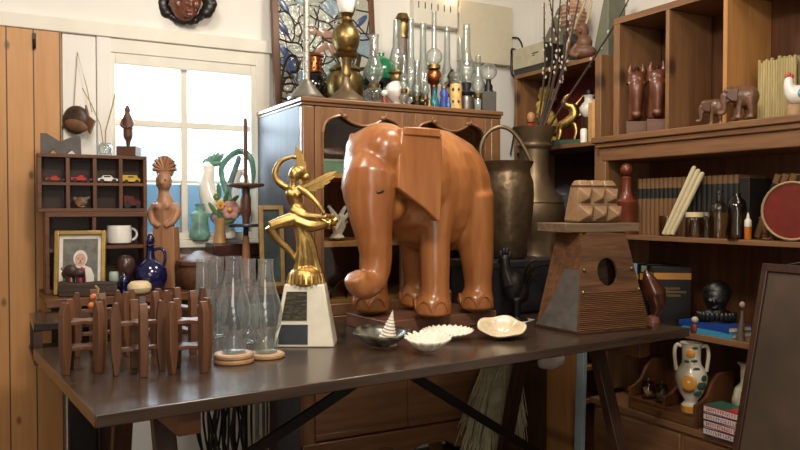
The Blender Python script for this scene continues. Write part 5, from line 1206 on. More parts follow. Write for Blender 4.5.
MB().box(.03, .075, -.0815, -.0802, .083, .088).box(.03, .05, -.0815, -.0802, .074, .078).build('script_badge', M['dark'], sc_)
p = cs_at(603, 2.335, 1.80); 
gc = thing('green_box', 'sloping grey-green box at the right end of the corner shelf top', 'box', p, RX)
MB().prism([(-.04, 0), (.058, 0), (.058, .27), (.035, .27)], -.03, .07).build('box', green_c, gc, .003)
p = cs_at(585, 2.275, 1.80); f = PF('bust_carving', 'brown carved seated figure before the green box on the corner shelf', 'carving', p, 586, 62, RX*.6); k = f.k
m = MB().ell(f(583, 33), (6.5*k, 6*k, 9*k)); m.ell(f(584, 54), (13*k, 8*k, 7*k)); m.ell(f(585, 45), (8*k, 7*k, 8*k)); m.ell(f(582, 34, -6*k), (1.6*k, 2*k, 2.4*k)); f.tube(m, [(578, 46), (573, 55, -3*k), (580, 59, -6*k)], [3.4, 3, 2.4])
m.organic(.003, 3); m.build('figure', plain('clay_brown', '6a4834', .5, var=.2), f.o, smooth=70)
p = cs_at(566, 2.262, 1.80); f = PF('rope_hoop', 'pale curved cane hoop standing at the front of the corner shelf top', 'hoop', p, 568, 63, RX*.75); m = MB()
f.tube(m, [(596, 61), (582, 61.5), (570, 61), (566.5, 54), (570, 42), (577, 26), (586, 8), (592, -8)], [1.6]*8, 8, 5); f.tube(m, [(592, -8), (594, 6), (591, 20), (588, 28)], [1.3]*4, 8, 5)
m.build('hoop', plain('cane', 'c0aa80', .5), f.o)
p = cs_at(572, 2.37, 1.80); f = PF('spiral_conch', 'large pale pink ridged conch shell raised on a black block behind the cane hoop', 'shell', p, 578, 62, RX*.6); k = f.k
MB().box(-8*k, 4*k, -6*k, 6*k, 0, 34*k).build('stand', M['black'], f.o)
m = MB(); pr = [(0, 34.3)]+[((13*math.sin(PI*min(1, .1+.9*i/30))*(1+.1*math.cos(i*2.1))), 34.3+40*i/30) for i in range(31)]+[(0, 75)]
m.lathe([(r*k, z*k) for r, z in pr], 20).build('shell', plain('pink_shell', 'c09a84', .5, var=.25, scale=40), f.o)
# inside: coral fan, two little dolls, dragon, jar, books, pot in the lower bay
p = cs_at(547, 2.38, 1.442); f = PF('yellow_coral', 'bright yellow-green fan coral in the corner shelf', 'coral', p, 546, 132, RX*.6); k = f.k; m = MB(); rnd = random.Random(8)
for i in range(40):
    z = rnd.uniform(8, 60); m.ell(V((rnd.uniform(-8, 8)*k*(1.2-.5*abs(z-40)/40), rnd.uniform(-2, 2)*k, z*k)), (4*k, 2.6*k, 4.4*k), None, 8, 6)
m.lathe([(0, 0), (6*k, 0), (3*k, 4*k), (2*k, 14*k), (0, 14*k)], 12); m.organic(.004, 2); m.build('coral', plain('ochre_coral', 'c0a048', .6, var=.25, scale=50, bump=.4), f.o, smooth=70)
skin = plain('doll_skin', 'c89468', .45); dred = plain('doll_red', 'a8281e', .4)
for px, X, lab in ((531, 2.29, 'red kokeshi doll at the left end of the corner shelf'), (543.5, 2.285, 'red kokeshi doll half hidden behind the willow stems')):
    p = cs_at(px, X, 1.442); turned('kokeshi_doll', lab, 'doll', p, [('body', dred, [(0, 0), (4.6, 0), (5, 14), (4.6, 24), (2.4, 26), (0, 26.5)]), ('head', skin, [(0, 26.5), (2.8, 27), (4.2, 31), (3.6, 35), (1.4, 37), (0, 37.2)])], 0, None, 14)
p = cs_at(569, 2.30, 1.442); f = PF('gilt_dragon', 'gold dragon figurine coiled on a green base in the corner shelf', 'figurine', p, 568, 141, RX*.6); k = f.k
MB().box(-15*k, 15*k, -9*k, 9*k, 0, 5*k).build('base', plain('green_base', '274a30', .5), f.o, .002)
m = MB(); f.tube(m, [(558, 135), (560, 122), (566, 118), (573, 112), (572, 104), (566, 101), (562, 96)], [3, 4.6, 5.2, 5.4, 5, 4, 3], 12, 5); f.tube(m, [(572, 106), (576, 100), (582, 92)], [2.6, 2, .5]); f.tube(m, [(574, 114), (582, 110), (588, 104)], [2.6, 2, .6]); f.tube(m, [(562, 98), (565, 92), (570, 89)], [2.4, 1.6, .4])
for x in (558, 574): f.tube(m, [(x, 120), (x+2, 128, -2*k), (x, 136, -3*k)], [3, 2.4, 2])
m.organic(.003, 2); m.build('dragon', M['gold'], f.o, smooth=70)
p = cs_at(589, 2.315, 1.442); t = turned('white_jar', 'white ceramic jar with dark stopper on a brown stand in the corner shelf', 'jar', p, [('stand', M['dark'], [(0, 0), (8, 0), (6, 4), (5, 14), (8, 22), (8, 26), (0, 26)]), ('jar', M['white'], [(0, 26.2), (5, 26.2), (9, 31), (9.6, 36), (7, 40), (4.6, 42), (4.6, 46), (6.4, 48), (0, 48)]), ('stopper', M['black'], [(0, 48.2), (3.6, 48.2), (4, 51), (2, 54), (0, 54)])], 0, None, 16)
for i, (dx, hh, c_) in enumerate(((0, .165, 'b88a54'), (.022, .178, 'caa06a'))):
    p = cs_at(595, 2.262, 1.442); single(MB().box(-.02, .02, -.009, .009, 0, hh), 'wooden_tablet', ('narrow light wooden tablet leaning at the right end of the corner shelf', 'taller light wooden tablet against the right side of the corner shelf')[i], 'tablet', plain('tablet_wood'+str(i), c_, .5, var=.15), (p.x+.0, p.y-.022*i+.01, p.z), RX+.2, .001)
p = cs_at(584, 2.262, 1.442); turned('tiny_white_pot', 'tiny white pot at the foot of the wooden tablets', 'pot', p, [('pot', M['white'], [(0, 0), (3.6, 0), (3.8, 12), (2.8, 14), (0, 14)])], 0, None, 12)
p = cs_at(566, 2.34, .95); turned('tin_pot', 'dull grey metal pot in the dark lower bay of the corner shelf', 'pot', V((p.x, p.y, .9506)), [('pot', M['steel'], [(0, 0), (16, 0), (17, 30), (18, 58), (0, 58)]), ('lid', M['steel'], [(0, 58.2), (18.6, 58.2), (15, 64), (3, 68), (0, 70)])])

# ---------------------------------------------------------------- bookcase, top compartments
def bk_at(px, X, z): return V((X, onX(px, 180, X).y, z+.0006))
LZ = 1.45
hw = wood('dark_red_carving', '4e281a', '74402a', 'z', 2, .35, coat=.3)
def horse_head(px, label):
    p = bk_at(px, 2.265, LZ); f = PF('horse_head', label, 'carving', p, 0, 0, RX+.75, 'pair of carved horse heads'); k = f.k
    MB().box(-10*k, 10*k, -9*k, 9*k, 0, 13*k).build('base', M['brown'], f.o, .003)
    m = MB(); U = lambda x, z, y=0: V((x*k, y*k, z*k))
    sp = spline([U(0, 13, 3), U(0, 26, 5), U(0, 42, 6), U(0, 52, 3)], 4); m.tube(sp, lerps([9*k, 8.5*k, 8*k, 7*k], len(sp)), 14)
    sp = spline([U(0, 56, 1), U(0, 46, -6), U(0, 32, -8), U(0, 21, -7.5), U(0, 18, -6)], 4); m.tube(sp, lerps([8*k, 8*k, 5.6*k, 4.6*k, 5*k], len(sp)), 14); m.ell(U(0, 54, -3), (9.5*k, 8*k, 9*k)); m.ell(U(0, 19, -8), (5.6*k, 5*k, 4*k))
    for s in (-1, 1):
        m.tube([U(s*5, 56, 2), U(s*6.5, 64, 2), U(s*5.5, 72, 1)], [4*k, 3.4*k, .6*k], 8); m.ell(U(s*7.3, 50, -7), (2.6*k, 2.8*k, 2.6*k)); m.ell(U(s*3, 20, -10.5), (1.6*k, 1.6*k, 2*k))
    m.organic(.004, 3); m.build('head', hw, f.o, smooth=70)
    for s in (-1, 1): MB().ell(U(s*8.6, 50, -8.8), (1.3*k, 1.4*k, 1.3*k), None, 8, 6).build('eye', M['black'], f.o)
    mn = MB()
    for i in range(7): mn.ell(U(0, 64-7*i, 6+1.2*i if i < 4 else 11), (3*k, 3.6*k, 5*k), None, 8, 6)
    mn.build('mane', plain('dark_mane', '2e1710', .4), f.o)
horse_head(636, 'carved wooden horse head nearer the willow, left one of the pair'); horse_head(656.5, 'carved wooden horse head against the divider, right one of the pair')
def small_elephant(px, X, label, sc_, rz):
    p = bk_at(px, X, LZ); o = thing('small_elephant', label, 'elephant', p, rz, 'small brown carved elephants')
    m, lg = elephant_body(); m.organic(.012, 6); m.xf(Matrix.Scale(sc_, 4)); m.xf(Matrix.Translation((0, 0, .006)))
    m.build('body', plain('dark_elephant', '6a4a36', .4, var=.3, coat=.15, scale=30), o, smooth=80)
    for s in (-1, 1):
        e = MB().prism([(-.0*sc_+x*sc_, z*sc_) for x, z in ((.27, .60), (.08, .60), (.10, .36), (.20, .38), (.29, .45))], s*.135*sc_, s*.175*sc_); e.build('ear', plain('dark_ear', '5c3f2e', .4), o, .002)
small_elephant(743, 2.215, 'small brown carved elephant in front, on the bookcase ledge', .175, PI*.5+.55); small_elephant(716, 2.30, 'smaller brown carved elephant behind, left of the divider in the pigeonhole', .15, PI*.5+.35)
p = bk_at(785, 2.385, LZ); sb_ = thing('reed_block', 'pale block of bundled reeds standing on a dark base in the pigeonhole', 'block', p, RX)
MB().box(-.075, .075, -.06, .06, 0, .012).build('base', M['dark'], sb_)
m = MB(); rnd = random.Random(6)
for i in range(15):
    for j in range(4): m.cyl(V((-.065+.0093*i, -.05+.033*j, .012)), V((-.065+.0093*i, -.05+.033*j, .215+rnd.uniform(-.008, .006))), .0058+.001*(j % 2), 7)
o = m.build('reeds', wood('straw', 'a0905c', 'c4b584', 'z', 3, .7), sb_); o['kind'] = 'stuff'
p = bk_at(794, 2.235, LZ); f = PF('rooster_pot', 'white ceramic rooster with red comb and blue wing on the bookcase ledge', 'rooster', p, 794, 114, RX+.9); k = f.k
MB().lathe([(0, 0), (9*k, 0), (8.4*k, 9*k), (7*k, 11*k), (0, 11*k)], 18).build('stand', plain('tan_stand', 'a08058', .5), f.o)
m = MB().ell(f(796, 93), (11*k, 9*k, 10*k)); f.tube(m, [(791, 92), (788, 84), (788, 79)], [7, 5, 4]); m.ell(f(788, 79), (4.4*k, 4*k, 4.4*k)); f.tube(m, [(802, 90), (808, 82), (810, 76)], [6, 5, 2]); m.organic(.003, 3); m.build('body', M['white'], f.o, smooth=70)
m = MB(); 
for x, z in ((786, 74.5), (788.5, 73), (791, 74.5)): m.ell(f(x, z), (2*k, 1.2*k, 2.6*k), None, 8, 6)
rdm = plain('rooster_red', 'b83a2c', .3, coat=.4); m.build('comb', rdm, f.o); MB().ell(f(786.5, 84, -2*k), (2*k, 1.6*k, 3*k)).build('wattle', rdm, f.o); MB().ell(f(799, 93, -8*k), (6*k, 2*k, 5*k), (0, .3, 0)).build('wing', plain('rooster_blue', '5f9ab0', .3, coat=.4), f.o)

# ---------------------------------------------------------------- bookcase, book shelf
SZ = 1.055
def book_mat(name, cover, bands):
    """cloth spine with painted bands: (height from, to, colour)"""
    m, nt, b = newmat(name); tc = nt.nodes.new('ShaderNodeTexCoord'); sp = nt.nodes.new('ShaderNodeSeparateXYZ'); nt.links.new(tc.outputs['Object'], sp.inputs[0])
    rp = nt.nodes.new('ShaderNodeValToRGB'); rp.color_ramp.interpolation = 'CONSTANT'; e = rp.color_ramp.elements
    e[0].position = 0; e[0].color = hexc(cover); e[1].position = .999; e[1].color = hexc(cover)
    for a, z, c_ in bands:
        q = e.new(a); q.color = hexc(c_); q = e.new(z); q.color = hexc(cover)
    mr = nt.nodes.new('ShaderNodeMapRange'); mr.inputs['From Max'].default_value = .22; nt.links.new(sp.outputs[2], mr.inputs['Value']); nt.links.new(mr.outputs[0], rp.inputs['Fac'])
    nt.links.new(rp.outputs[0], b.inputs['Base Color']); b.inputs['Roughness'].default_value = .6; return m
def make_book(name, label, cat, mat, w, h, d, group):
    o = thing(name, label, cat, (0, 0, 0), 0, group)
    r = w/2
    m = MB(); n0 = [(-d/2, -w/2), (-d/2-.004, -w/4), (-d/2-.005, 0), (-d/2-.004, w/4), (-d/2, w/2), (d/2, w/2), (d/2, w/2-.002), (-d/2+.003, w/2-.002), (-d/2+.003, -w/2+.002), (d/2, -w/2+.002), (d/2, -w/2)]
    m.frustum(n0, n0, 0, h).build('cover', mat, o)
    MB().box(-d/2+.0035, d/2-.003, -w/2+.0025, w/2-.0025, .003, h-.003).build('pages', plain('page_edges', 'b09a72', .8), o)
    return o
bmA = book_mat('tan_spine', '6e4c2e', ((.52, .62, '12100e'), (.66, .84, '12100e'), (.72, .735, '8a7a54'), (.76, .77, '8a7a54')))
bmA = book_mat('tan_spine', '72502f', ((.64, .82, '12100e'),)); bmB = book_mat('banded_spine', '6a4a2c', ((.40, .86, '12110f'),)); bmC = book_mat('banded_spine_short', '6a4a2c', ((.36, .62, '12110f'), (.66, .84, '12110f')))
bookA = make_book('brown_book', 'brown clothbound volume with small black title band, left half of the shelf row', 'book', bmA, .0205, .220, .15, 'brown set volumes at left of the book row')
xb = 2.345; y = onX(637.5, 200, 2.27).y
n = 0
while True:
    px = None
    loc = (xb, y-.0105, SZ+.0006)
    if n >= 11: break
    o = bookA if n == 0 else dup(bookA, loc, 0); o.location = loc; o.rotation_euler = (0, 0, 0)
    y -= .0213; n += 1
bookB = make_book('banded_book', 'brown volume with tall black band, right half of the shelf row', 'book', bmB, .0215, .220, .15, 'black-banded volumes at right of the book row')
for n in range(10):
    loc = (xb, y-.011, SZ+.0006); o = bookB if n == 0 else dup(bookB, loc, 0); o.location = loc; y -= .0222
bw = thing('dark_book', 'tall plain black-brown book at the right end of the upright row', 'book', (xb, y-.022, SZ+.0006))
MB().box(-.075, .075, -.02, .02, 0, .208).build('cover', plain('black_cloth', '1c1612', .6), bw, .002); MB().box(-.07, .0755, -.016, .016, .003, .2085).build('pages', plain('page_edges', 'b09a72', .8), bw)
y -= .045
for i in range(3):
    o = dup(bookB, (xb-.012, y-.034-.028*i, SZ+.0075), 0, ('first leaning black-banded book right of the upright row', 'second leaning black-banded book right of the upright row', 'third leaning black-banded book, nearest the red drum')[i])
    o.rotation_euler = (math.radians(20), 0, 0); o['group'] = 'leaning books on the book shelf'
# candles, jars, bottles, figures and drum in front of the books
candle = plain('ivory_candle', 'cfc3a0', .45, var=.05)
pb, pt = bk_at(664, 2.205, SZ), None
for i, lab in enumerate(('left one of the three ivory taper candles leaning together', 'middle one of the three ivory taper candles leaning together', 'right one of the three ivory taper candles leaning together')):
    a = V((2.212, onX(664+4.2*i, 230, 2.212).y, SZ+.0085)); b_ = onX(695+4*i, 166+3*i, 2.235)
    cdl = thing('taper_candle', lab, 'candle', a, 0, 'ivory taper candles on the book shelf')
    MB().tube([V((0, 0, 0)), (b_-a)*.94, (b_-a)*.985, b_-a], [.0085, .0088, .0075, .002], 12).build('wax', candle, cdl); MB().cyl((b_-a)*.995, (b_-a)*1.03, .0012, 6).build('wick', M['black'], cdl)
tin = glass('shelf_glass', 'f0ece0', 'a8a090')
def jar(px, X, label, prof, lid=None, cat='jar', mat=None, name='glass_jar', group='glass jars on the book shelf'):
    p = bk_at(px, X, SZ); parts = [('glass', mat or tin, prof)]
    if lid: parts.append(('lid', lid[0], lid[1]))
    return turned(name, label, cat, p, parts, 0, group, 18)
jar(667, 2.232, 'clear glass tumbler behind the leaning candles', [(0, 0), (7, 0), (7.4, 20), (6.8, 20), (6.4, 1), (0, 1)])
jar(695, 2.215, 'clear glass jar with cream lid right of the candles', [(0, 0), (9, 0), (9.6, 2), (9.6, 17), (8, 20), (0, 20)], (M['cream'], [(0, 20.2), (8.6, 20.2), (8.6, 25), (0, 25)]))
jar(707, 2.245, 'small clear jar with metal lid before the banded volumes', [(0, 0), (6.6, 0), (7, 18), (5.6, 21), (0, 21)], (M['silver'], [(0, 21.2), (6, 21.2), (6, 25), (0, 25)]))
jar(719, 2.215, 'tall clear apothecary bottle with stopper in the middle of the shelf', [(0, 0), (9, 0), (9.6, 2), (9.6, 28), (7, 34), (3, 37), (3, 43), (0, 43)], (tin, [(0, 43.2), (4, 44), (4, 48), (0, 49)]))
jar(737, 2.20, 'round brown-tinted glass flask next to the orange dropper bottle', [(0, 0), (9, 0), (10, 6), (8, 18), (9.5, 28), (8, 38), (4, 42), (4, 46), (0, 46)], None, 'flask', glass('brown_flask_glass', 'b09878', '4a3826', .05, 1.6), 'glass_flask')
db = turned('dropper_bottle', 'small orange liquid dropper bottle with white nozzle on the book shelf', 'bottle', bk_at(748.5, 2.193, SZ), [('bottle', plain('orange_liquid', 'b8641e', .25), [(0, 0), (3.3, 0), (3.4, 1), (3.4, 13), (0, 13)]), ('sleeve', plain('white_plastic', 'd8d4c4', .35), [(0, 13.1), (3.4, 13.1), (3.4, 19), (2, 21), (0, 21)]), ('nozzle', plain('white_plastic2', 'd8d4c4', .35), [(0, 21.1), (1.7, 21.1), (.7, 27), (0, 27)])], 0, None, 14)
p = bk_at(768, 2.20, SZ); f = PF('bird_carving', 'small brown and white carved bird before the leaning books', 'ornament', p, 768, 238, RX+.8); k = f.k
m = MB().ell(f(767, 225), (4*k, 4*k, 8*k)).ell(f(765, 214), (3*k, 3*k, 4*k)); f.tube(m, [(764, 214), (759, 216)], [1.6, .3]); f.tube(m, [(769, 230), (775, 237)], [3, 1.4]); m.ell(f(768, 236.5), (6*k, 4*k, 1.5*k)); m.organic(.002, 3); m.build('body', plain('speckled_brown', '5e3c28', .4, var=.5, scale=60), f.o, smooth=70)
p = bk_at(796, 2.215, SZ); dr = thing('red_drum', 'round red drum with pale rim cords standing at the right end of the shelf', 'drum', V((p.x, p.y, SZ+.0006)), RX+.2); k = mpp(p); R_ = 29*k
mx_ = Matrix.Translation((0, 0, R_+.0045)) @ Matrix.Rotation(PI/2, 4, 'X')
MB().lathe([(0, -.03), (R_*.97, -.03), (R_, -.02), (R_, .02), (R_*.97, .03), (0, .03)], 32, m=mx_).build('shell', plain('drum_red', '6a2018', .4, var=.2), dr)
m = MB()
for i in range(10):
    a = 2*PI*i/10; m.tube([mx_ @ V((R_*1.0*math.cos(a), R_*1.0*math.sin(a), -.031)), mx_ @ V((R_*.99*math.cos(a+.3), R_*.99*math.sin(a+.3), .031))], .0022, 6)
for z in (-.031, .031): m.tube([mx_ @ V((R_*.985*math.cos(2*PI*i/28), R_*.985*math.sin(2*PI*i/28), z)) for i in range(29)], .004, 6)
m.build('lacing', M['cord'], dr)

# ---------------------------------------------------------------- bookcase, lower shelf
BZ = .716
def shelf_book(name, label, X, Y, z, dx, dy, dz, cover, rz=0, bands=(), cat='book', group=None):
    """closed book standing with its front board towards the room end (-Y)"""
    o = thing(name, label, cat, (X, Y, z+.0006), rz, group); cm = plain('cover_'+cover, cover, .4, var=.05)
    m = MB().box(-dx/2, dx/2, -dy/2, -dy/2+.003, 0, dz).box(-dx/2, dx/2, dy/2-.003, dy/2, 0, dz).box(-dx/2-.003, -dx/2, -dy/2, dy/2, 0, dz)
    m.build('cover', cm, o); MB().box(-dx/2, dx/2-.004, -dy/2+.003, dy/2-.003, .003, dz-.003).build('pages', plain('page_edges', 'b09a72', .8), o)
    for nm, mat, box in bands: MB().box(*box).build(nm, mat, o)
    return o
# big black dictionary-like book turned towards the viewer with gold band and three lines of gold lettering
yb = onX(690, 290, 2.25)
gb = plain('gold_band', 'b07a34', .4); gt_ = plain('gilt_lettering', '8a7448', .5)
p = onZ(669, 324, BZ); p = V((2.27, 2.00, BZ)); dd = .17; hh = .222; ww = .05
o = thing('black_book', 'large black book with gold band and lettering facing out on the lower shelf', 'book', (2.262, 1.966, BZ+.0006), -.62)
MB().box(-.068, .068, -.026, -.022, 0, hh).box(-.068, .068, .022, .026, 0, hh).box(-.072, -.0682, -.026, .026, 0, hh).build('cover', plain('black_boards', '14110f', .35), o, .001)
MB().box(-.068, .064, -.0218, .0218, .004, hh-.004).build('pages', plain('page_edges', 'b09a72', .8), o)
MB().box(-.0682, .0682, -.0266, -.0261, hh*.79, hh*.90).box(-.0726, -.0721, -.026, .026, hh*.79, hh*.90).build('gold_band', gb, o)
def text(name, body, size, mat, parent, loc, rot, align='LEFT', ext=.0003):
    c = bpy.data.curves.new(name, 'FONT'); c.body = body; c.size = size; c.extrude = ext; c.align_x = align; c.space_line = .8
    t = bpy.data.objects.new('t', c); C.objects.link(t); dg = bpy.context.evaluated_depsgraph_get(); dg.update()
    me = bpy.data.meshes.new_from_object(t.evaluated_get(dg)); bpy.data.objects.remove(t)
    me.materials.clear(); me.materials.append(mat)
    o = bpy.data.objects.new(name, me); C.objects.link(o); o.parent = parent; o.location = loc; o.rotation_euler = rot; return o
text('lettering', 'Relaxation\nof Elementary\nExcitations', .0165, gt_, o, (-.042, -.0266, hh*.62), (PI/2, 0, 0))
shelf_book('black_volume', 'thick black book with green label behind the large black one', 2.30, 2.052, BZ, .15, .045, .225, '171412', -.1, [('gold_band', gb, (-.0795, -.0785, -.0225, .0225, .165, .19)), ('label', plain('pale_green_label', '6f8a78', .5), (-.0795, -.0785, -.014, .014, .196, .22))])
shelf_book('black_volume', 'thick black book at the left end of the lower shelf with blue sticker', 2.30, 2.106, BZ, .15, .045, .228, '191514', -.05, [('gold_band', gb, (-.0795, -.0785, -.0225, .0225, .165, .185)), ('label', plain('pale_blue_label', '7aa0b4', .5), (-.0795, -.0785, -.016, .014, .17, .226))])
shelf_book('black_volume', 'dark book against the left side of the lower shelf', 2.31, 2.165, BZ, .15, .055, .21, '14110f', 0)
def flat_book(label, z, dx, dy, th, cover, rz, X, Y, letter=None):
    o = thing('blue_book', label, 'book', (X, Y, z), rz, 'blue books lying on the lower shelf')
    m = MB().box(-dx/2, dx/2, -dy/2, dy/2, 0, .002).box(-dx/2, dx/2, -dy/2, dy/2, th-.002, th).box(-dx/2-.002, -dx/2, -dy/2, dy/2, 0, th); m.build('cover', plain('cover_'+cover, cover, .35, var=.08), o)
    MB().box(-dx/2, dx/2-.003, -dy/2+.003, dy/2-.003, .002, th-.002).build('pages', plain('white_pages', 'd8d0bc', .7), o)
    if letter: text('lettering', letter, .013, plain('white_ink', 'd0d4d8', .5), o, (-dx/2-.0024, 0, .005), (PI/2, 0, -PI/2), 'CENTER')
    return o
fy = onX(712, 320, 2.24).y
flat_book('pale blue book at the bottom of the stack under the black bust', BZ+.0006, .12, .20, .019, '3a86a8', .05, 2.252, fy-.012)
flat_book('dark blue book on top of the stack under the black bust', BZ+.0202, .115, .215, .019, '1f3f86', -.04, 2.255, fy+.0)
p = V((2.262, fy-.0, BZ+.0396)); f = PF('black_bust', 'black glossy bust of a person with cap-like hair on the blue books', 'bust', p, 711, 318, RX+.75); k = f.k
m = MB().ell(f(711, 294), (12*k, 11*k, 13*k)); f.tube(m, [(711, 300), (711, 309)], [8, 10]); m.ell(f(711, 312), (17*k, 10*k, 8*k)); m.ell(f(711, 318), (15*k, 9*k, 2*k)); m.ell(f(708, 297, -10.5*k), (2*k, 2.4*k, 3.2*k)); m.ell(f(709, 303, -9.5*k), (3.6*k, 2*k, 1.4*k))
for s in (-1, 1): m.ell(f(709+s*4.5, 296, -9*k), (2.6*k, 2*k, 1.8*k))
m.organic(.0032, 2); blk = plain('black_gloss', '0d0b0a', .4); m.build('head', blk, f.o, smooth=70)
m = MB().ell(f(712, 289, 2.5*k), (13.6*k, 12*k, 12.5*k)); m.build('hair', blk, f.o)
rf = MB()
for i in range(13):
    a = PI+PI*i/12; rf.ell(V((17*k*math.cos(a), 9.5*k*math.sin(a), 6*k)), (2.6*k, 2.4*k, 5*k), None, 8, 6)
rf.build('collar', blk, f.o)
p = V((2.196, onX(695, 320, 2.196).y, BZ)); f = PF('tiny_figure', 'tiny red-brown figure with white head before the blue books', 'figurine', V((p.x, p.y, BZ+.0006)), 695, 333, RX+.7); k = f.k
MB().lathe([(0, 0), (4*k, 0), (5*k, 4*k), (3*k, 9*k), (0, 10*k)], 12).build('body', plain('figure_red', '5e2a20', .4), f.o); MB().ell((0, 0, 13*k), (3.4*k,)*3).build('head', plain('figure_head', 'c0b094', .4), f.o)
p = V((2.2, onX(741, 320, 2.2).y, BZ)); f = PF('slim_figure', 'slim grey figurine standing at the right end of the blue books', 'figurine', V((p.x, p.y, BZ+.0006)), 741, 342, RX+.7); k = f.k
f.tube(MB(), [(741, 342), (741, 332), (742, 320), (742, 312)], [4.5, 3.5, 2, 1.6], 12).build('body', plain('grey_brown_clay', '5a4a3e', .5), f.o); MB().ell(f(742, 306), (2.8*k, 2.8*k, 3.4*k)).build('head', plain('pale_clay', '8a8078', .5), f.o)

# ---------------------------------------------------------------- bookcase, bottom: desk tidy with drawer, painted vase, game boxes
DZb = .39
y0, y1 = onX(629, 400, 2.155).y, onX(697, 410, 2.155).y
dt = thing('desk_tidy', 'brown wooden desk tidy with scalloped sides and one drawer', 'desk tidy', (2.15, y1, DZb+.0006))
w = y0-y1; td = M['brown_z']
for yy in (0, w*.44, w-.012):
    hh = .15 if yy != w*.44 else .115
    pr = [(0, 0), (.20, 0), (.20, hh+.035), (.12, hh+.03), (.085, hh), (.06, hh*.72), (.03, hh*.6), (0, hh*.55)]
    if yy == w*.44: pr = [(0.0, .0655)]+[(x, max(z, .0655)) for x, z in pr[2:]]; pr = [(.0, .0465), (.1995, .0465), (.1995, .14), (.11, .135), (.08, .115), (.04, .09), (0, .08)]
    MB().prism(pr, yy, yy+.012).build('side_panel' if yy != w*.44 else 'partition', td, dt, .001)
MB().box(.0, .2, .0122, w-.0122, .038, .046).build('tray', M['brown'], dt); MB().box(.188, .2, .0122, w-.0122, 0, .0378).build('back_panel', M['brown'], dt); MB().box(.1996, .2, .0122, w-.0122, .0465, .15).build('back_panel', M['brown'], dt)
dw = MB().box(.001, .16, .0125, w-.0125, .002, .0365).build('drawer', wood('drawer_wood', '5e3d24', '7a5332', 'y', 1, .4), dt, .002)
MB().lathe([(0, 0), (.005, .001), (.004, .008), (.007, .013), (0, .016)], 12, m=Matrix.Translation((.001, w*.5, .019)) @ Matrix.Rotation(-PI/2, 4, 'Y')).build('knob', M['brass'], dw)
DTZ = DZb+.0006+.0465
def on_tidy(px, X): return V((X, onX(px, 400, X).y, DTZ+.0005))
for i, (px, lab, c_) in enumerate(((648, 'small lidded glass jar of shells at left on the desk tidy', '9a7a5a'), (661.5, 'small lidded glass jar right of the shell jar on the desk tidy', '4a4a40'))):
    p = on_tidy(px, 2.19); k = mpp(p); o = turned('storage_jar', lab, 'jar', p, [('glass', tin, [(0, 0), (6, 0), (6.4, 1), (6.4, 13), (5, 15), (0, 15)]), ('lid', tin, [(0, 15.2), (5.6, 15.2), (5.6, 17), (1.5, 18), (1.8, 20), (0, 20.5)])], 0, 'glass jars on the desk tidy', 14)
    m = MB(); rnd = random.Random(i)
    for j in range(10): m.ell(V((rnd.uniform(-3.6, 3.6)*k, rnd.uniform(-3.6, 3.6)*k, rnd.uniform(2, 9)*k)), 1.8*k, None, 8, 6)
    m.build('contents', plain('jar_fill'+str(i), c_, .6, var=.4), o)['kind'] = 'stuff'
p = V((2.185, onX(691, 405, 2.185).y, DTZ+.0005)); k = mpp(p)*.94
vs_ = thing('painted_vase', 'white two-handled vase painted with orange flowers and green leaves', 'vase', p, RX+.8)
MB().lathe([(r*k, z*k) for r, z in ((0, 0), (10, 0), (10, 7), (7, 10), (7, 12), (12, 20), (16, 31), (16.4, 38), (14, 45), (10, 50), (9.4, 56), (10, 70), (12, 73), (11, 73), (8.4, 68), (8, 52), (0, 46))], 28).build('body', plain('cream_majolica', 'cfc6b2', .25, var=.08, coat=.3), vs_)
for s in (-1, 1): MB().tube(spline([V((s*10*k, 0, 69*k)), V((s*15*k, 0, 70*k)), V((s*17*k, 0, 62*k)), V((s*16*k, 0, 50*k)), V((s*15*k, 0, 43*k))], 5), 2*k, 8).build('handle', plain('cream_majolica', 'cfc6b2', .25, var=.08, coat=.3), vs_)
ring = MB().lathe([(r*k, z*k) for r, z in ((9.2, .6), (10.25, .6), (10.25, 6.4), (9.2, 6.4))], 28); ring.build('yellow_foot_ring', plain('ochre_glaze', 'c98a2a', .3, coat=.3), vs_)
def rv(z):
    P = ((10, 10), (12, 20), (16, 31), (16.4, 38), (14, 45), (10, 50), (9.4, 56), (10, 70))
    zz = [(7, 10), (12, 20), (16, 31), (16.4, 38), (14, 45), (10, 50), (9.4, 56), (10, 70)]
    for (r0, z0), (r1, z1) in zip(zz, zz[1:]):
        if z0 <= z <= z1: return r0+(r1-r0)*(z-z0)/(z1-z0)
    return 10
def motif(name, mat, spots):
    m = MB()
    for a, z, sx, sz in spots:
        r = rv(z); q = V((r*math.sin(a)*k, -r*math.cos(a)*k, z*k)); m.ell(q, (sx*k, .9*k, sz*k), (0, 0, a), 12, 8)
    m.build(name, mat, vs_)
og = plain('orange_paint', 'c98a35', .3, coat=.3)
for q in ((-.25, 33, 8, 8), (-.2, 63, 4.5, 5)): motif('orange_flower', og, (q,))
motif('plum_petals', plain('plum_paint', '7a4a44', .3), ((-.3, 26, 6, 4), ))
motif('flower_centre', plain('cream_paint_dot', 'e8dca0', .3), ((-.24, 34, 3.2, 3.2), ))
gp_ = plain('green_paint', '2a4a44', .3, coat=.3)
for q in ((.6, 30, 6, 4.5), (.75, 38, 4, 3.4), (.2, 55, 3.6, 1.6), (.25, 69, 3.2, 1.6), (.4, 22, 4.6, 3.6), (-.6, 54, 3, 1.4), (.3, 47, 4, 1.8)): motif('green_leaf', gp_, (q,))
gy = onX(726, 420, 2.17).y
rdp = plain('game_red', 'b02a3a', .4); wht = plain('game_white', 'd8d2c8', .5)
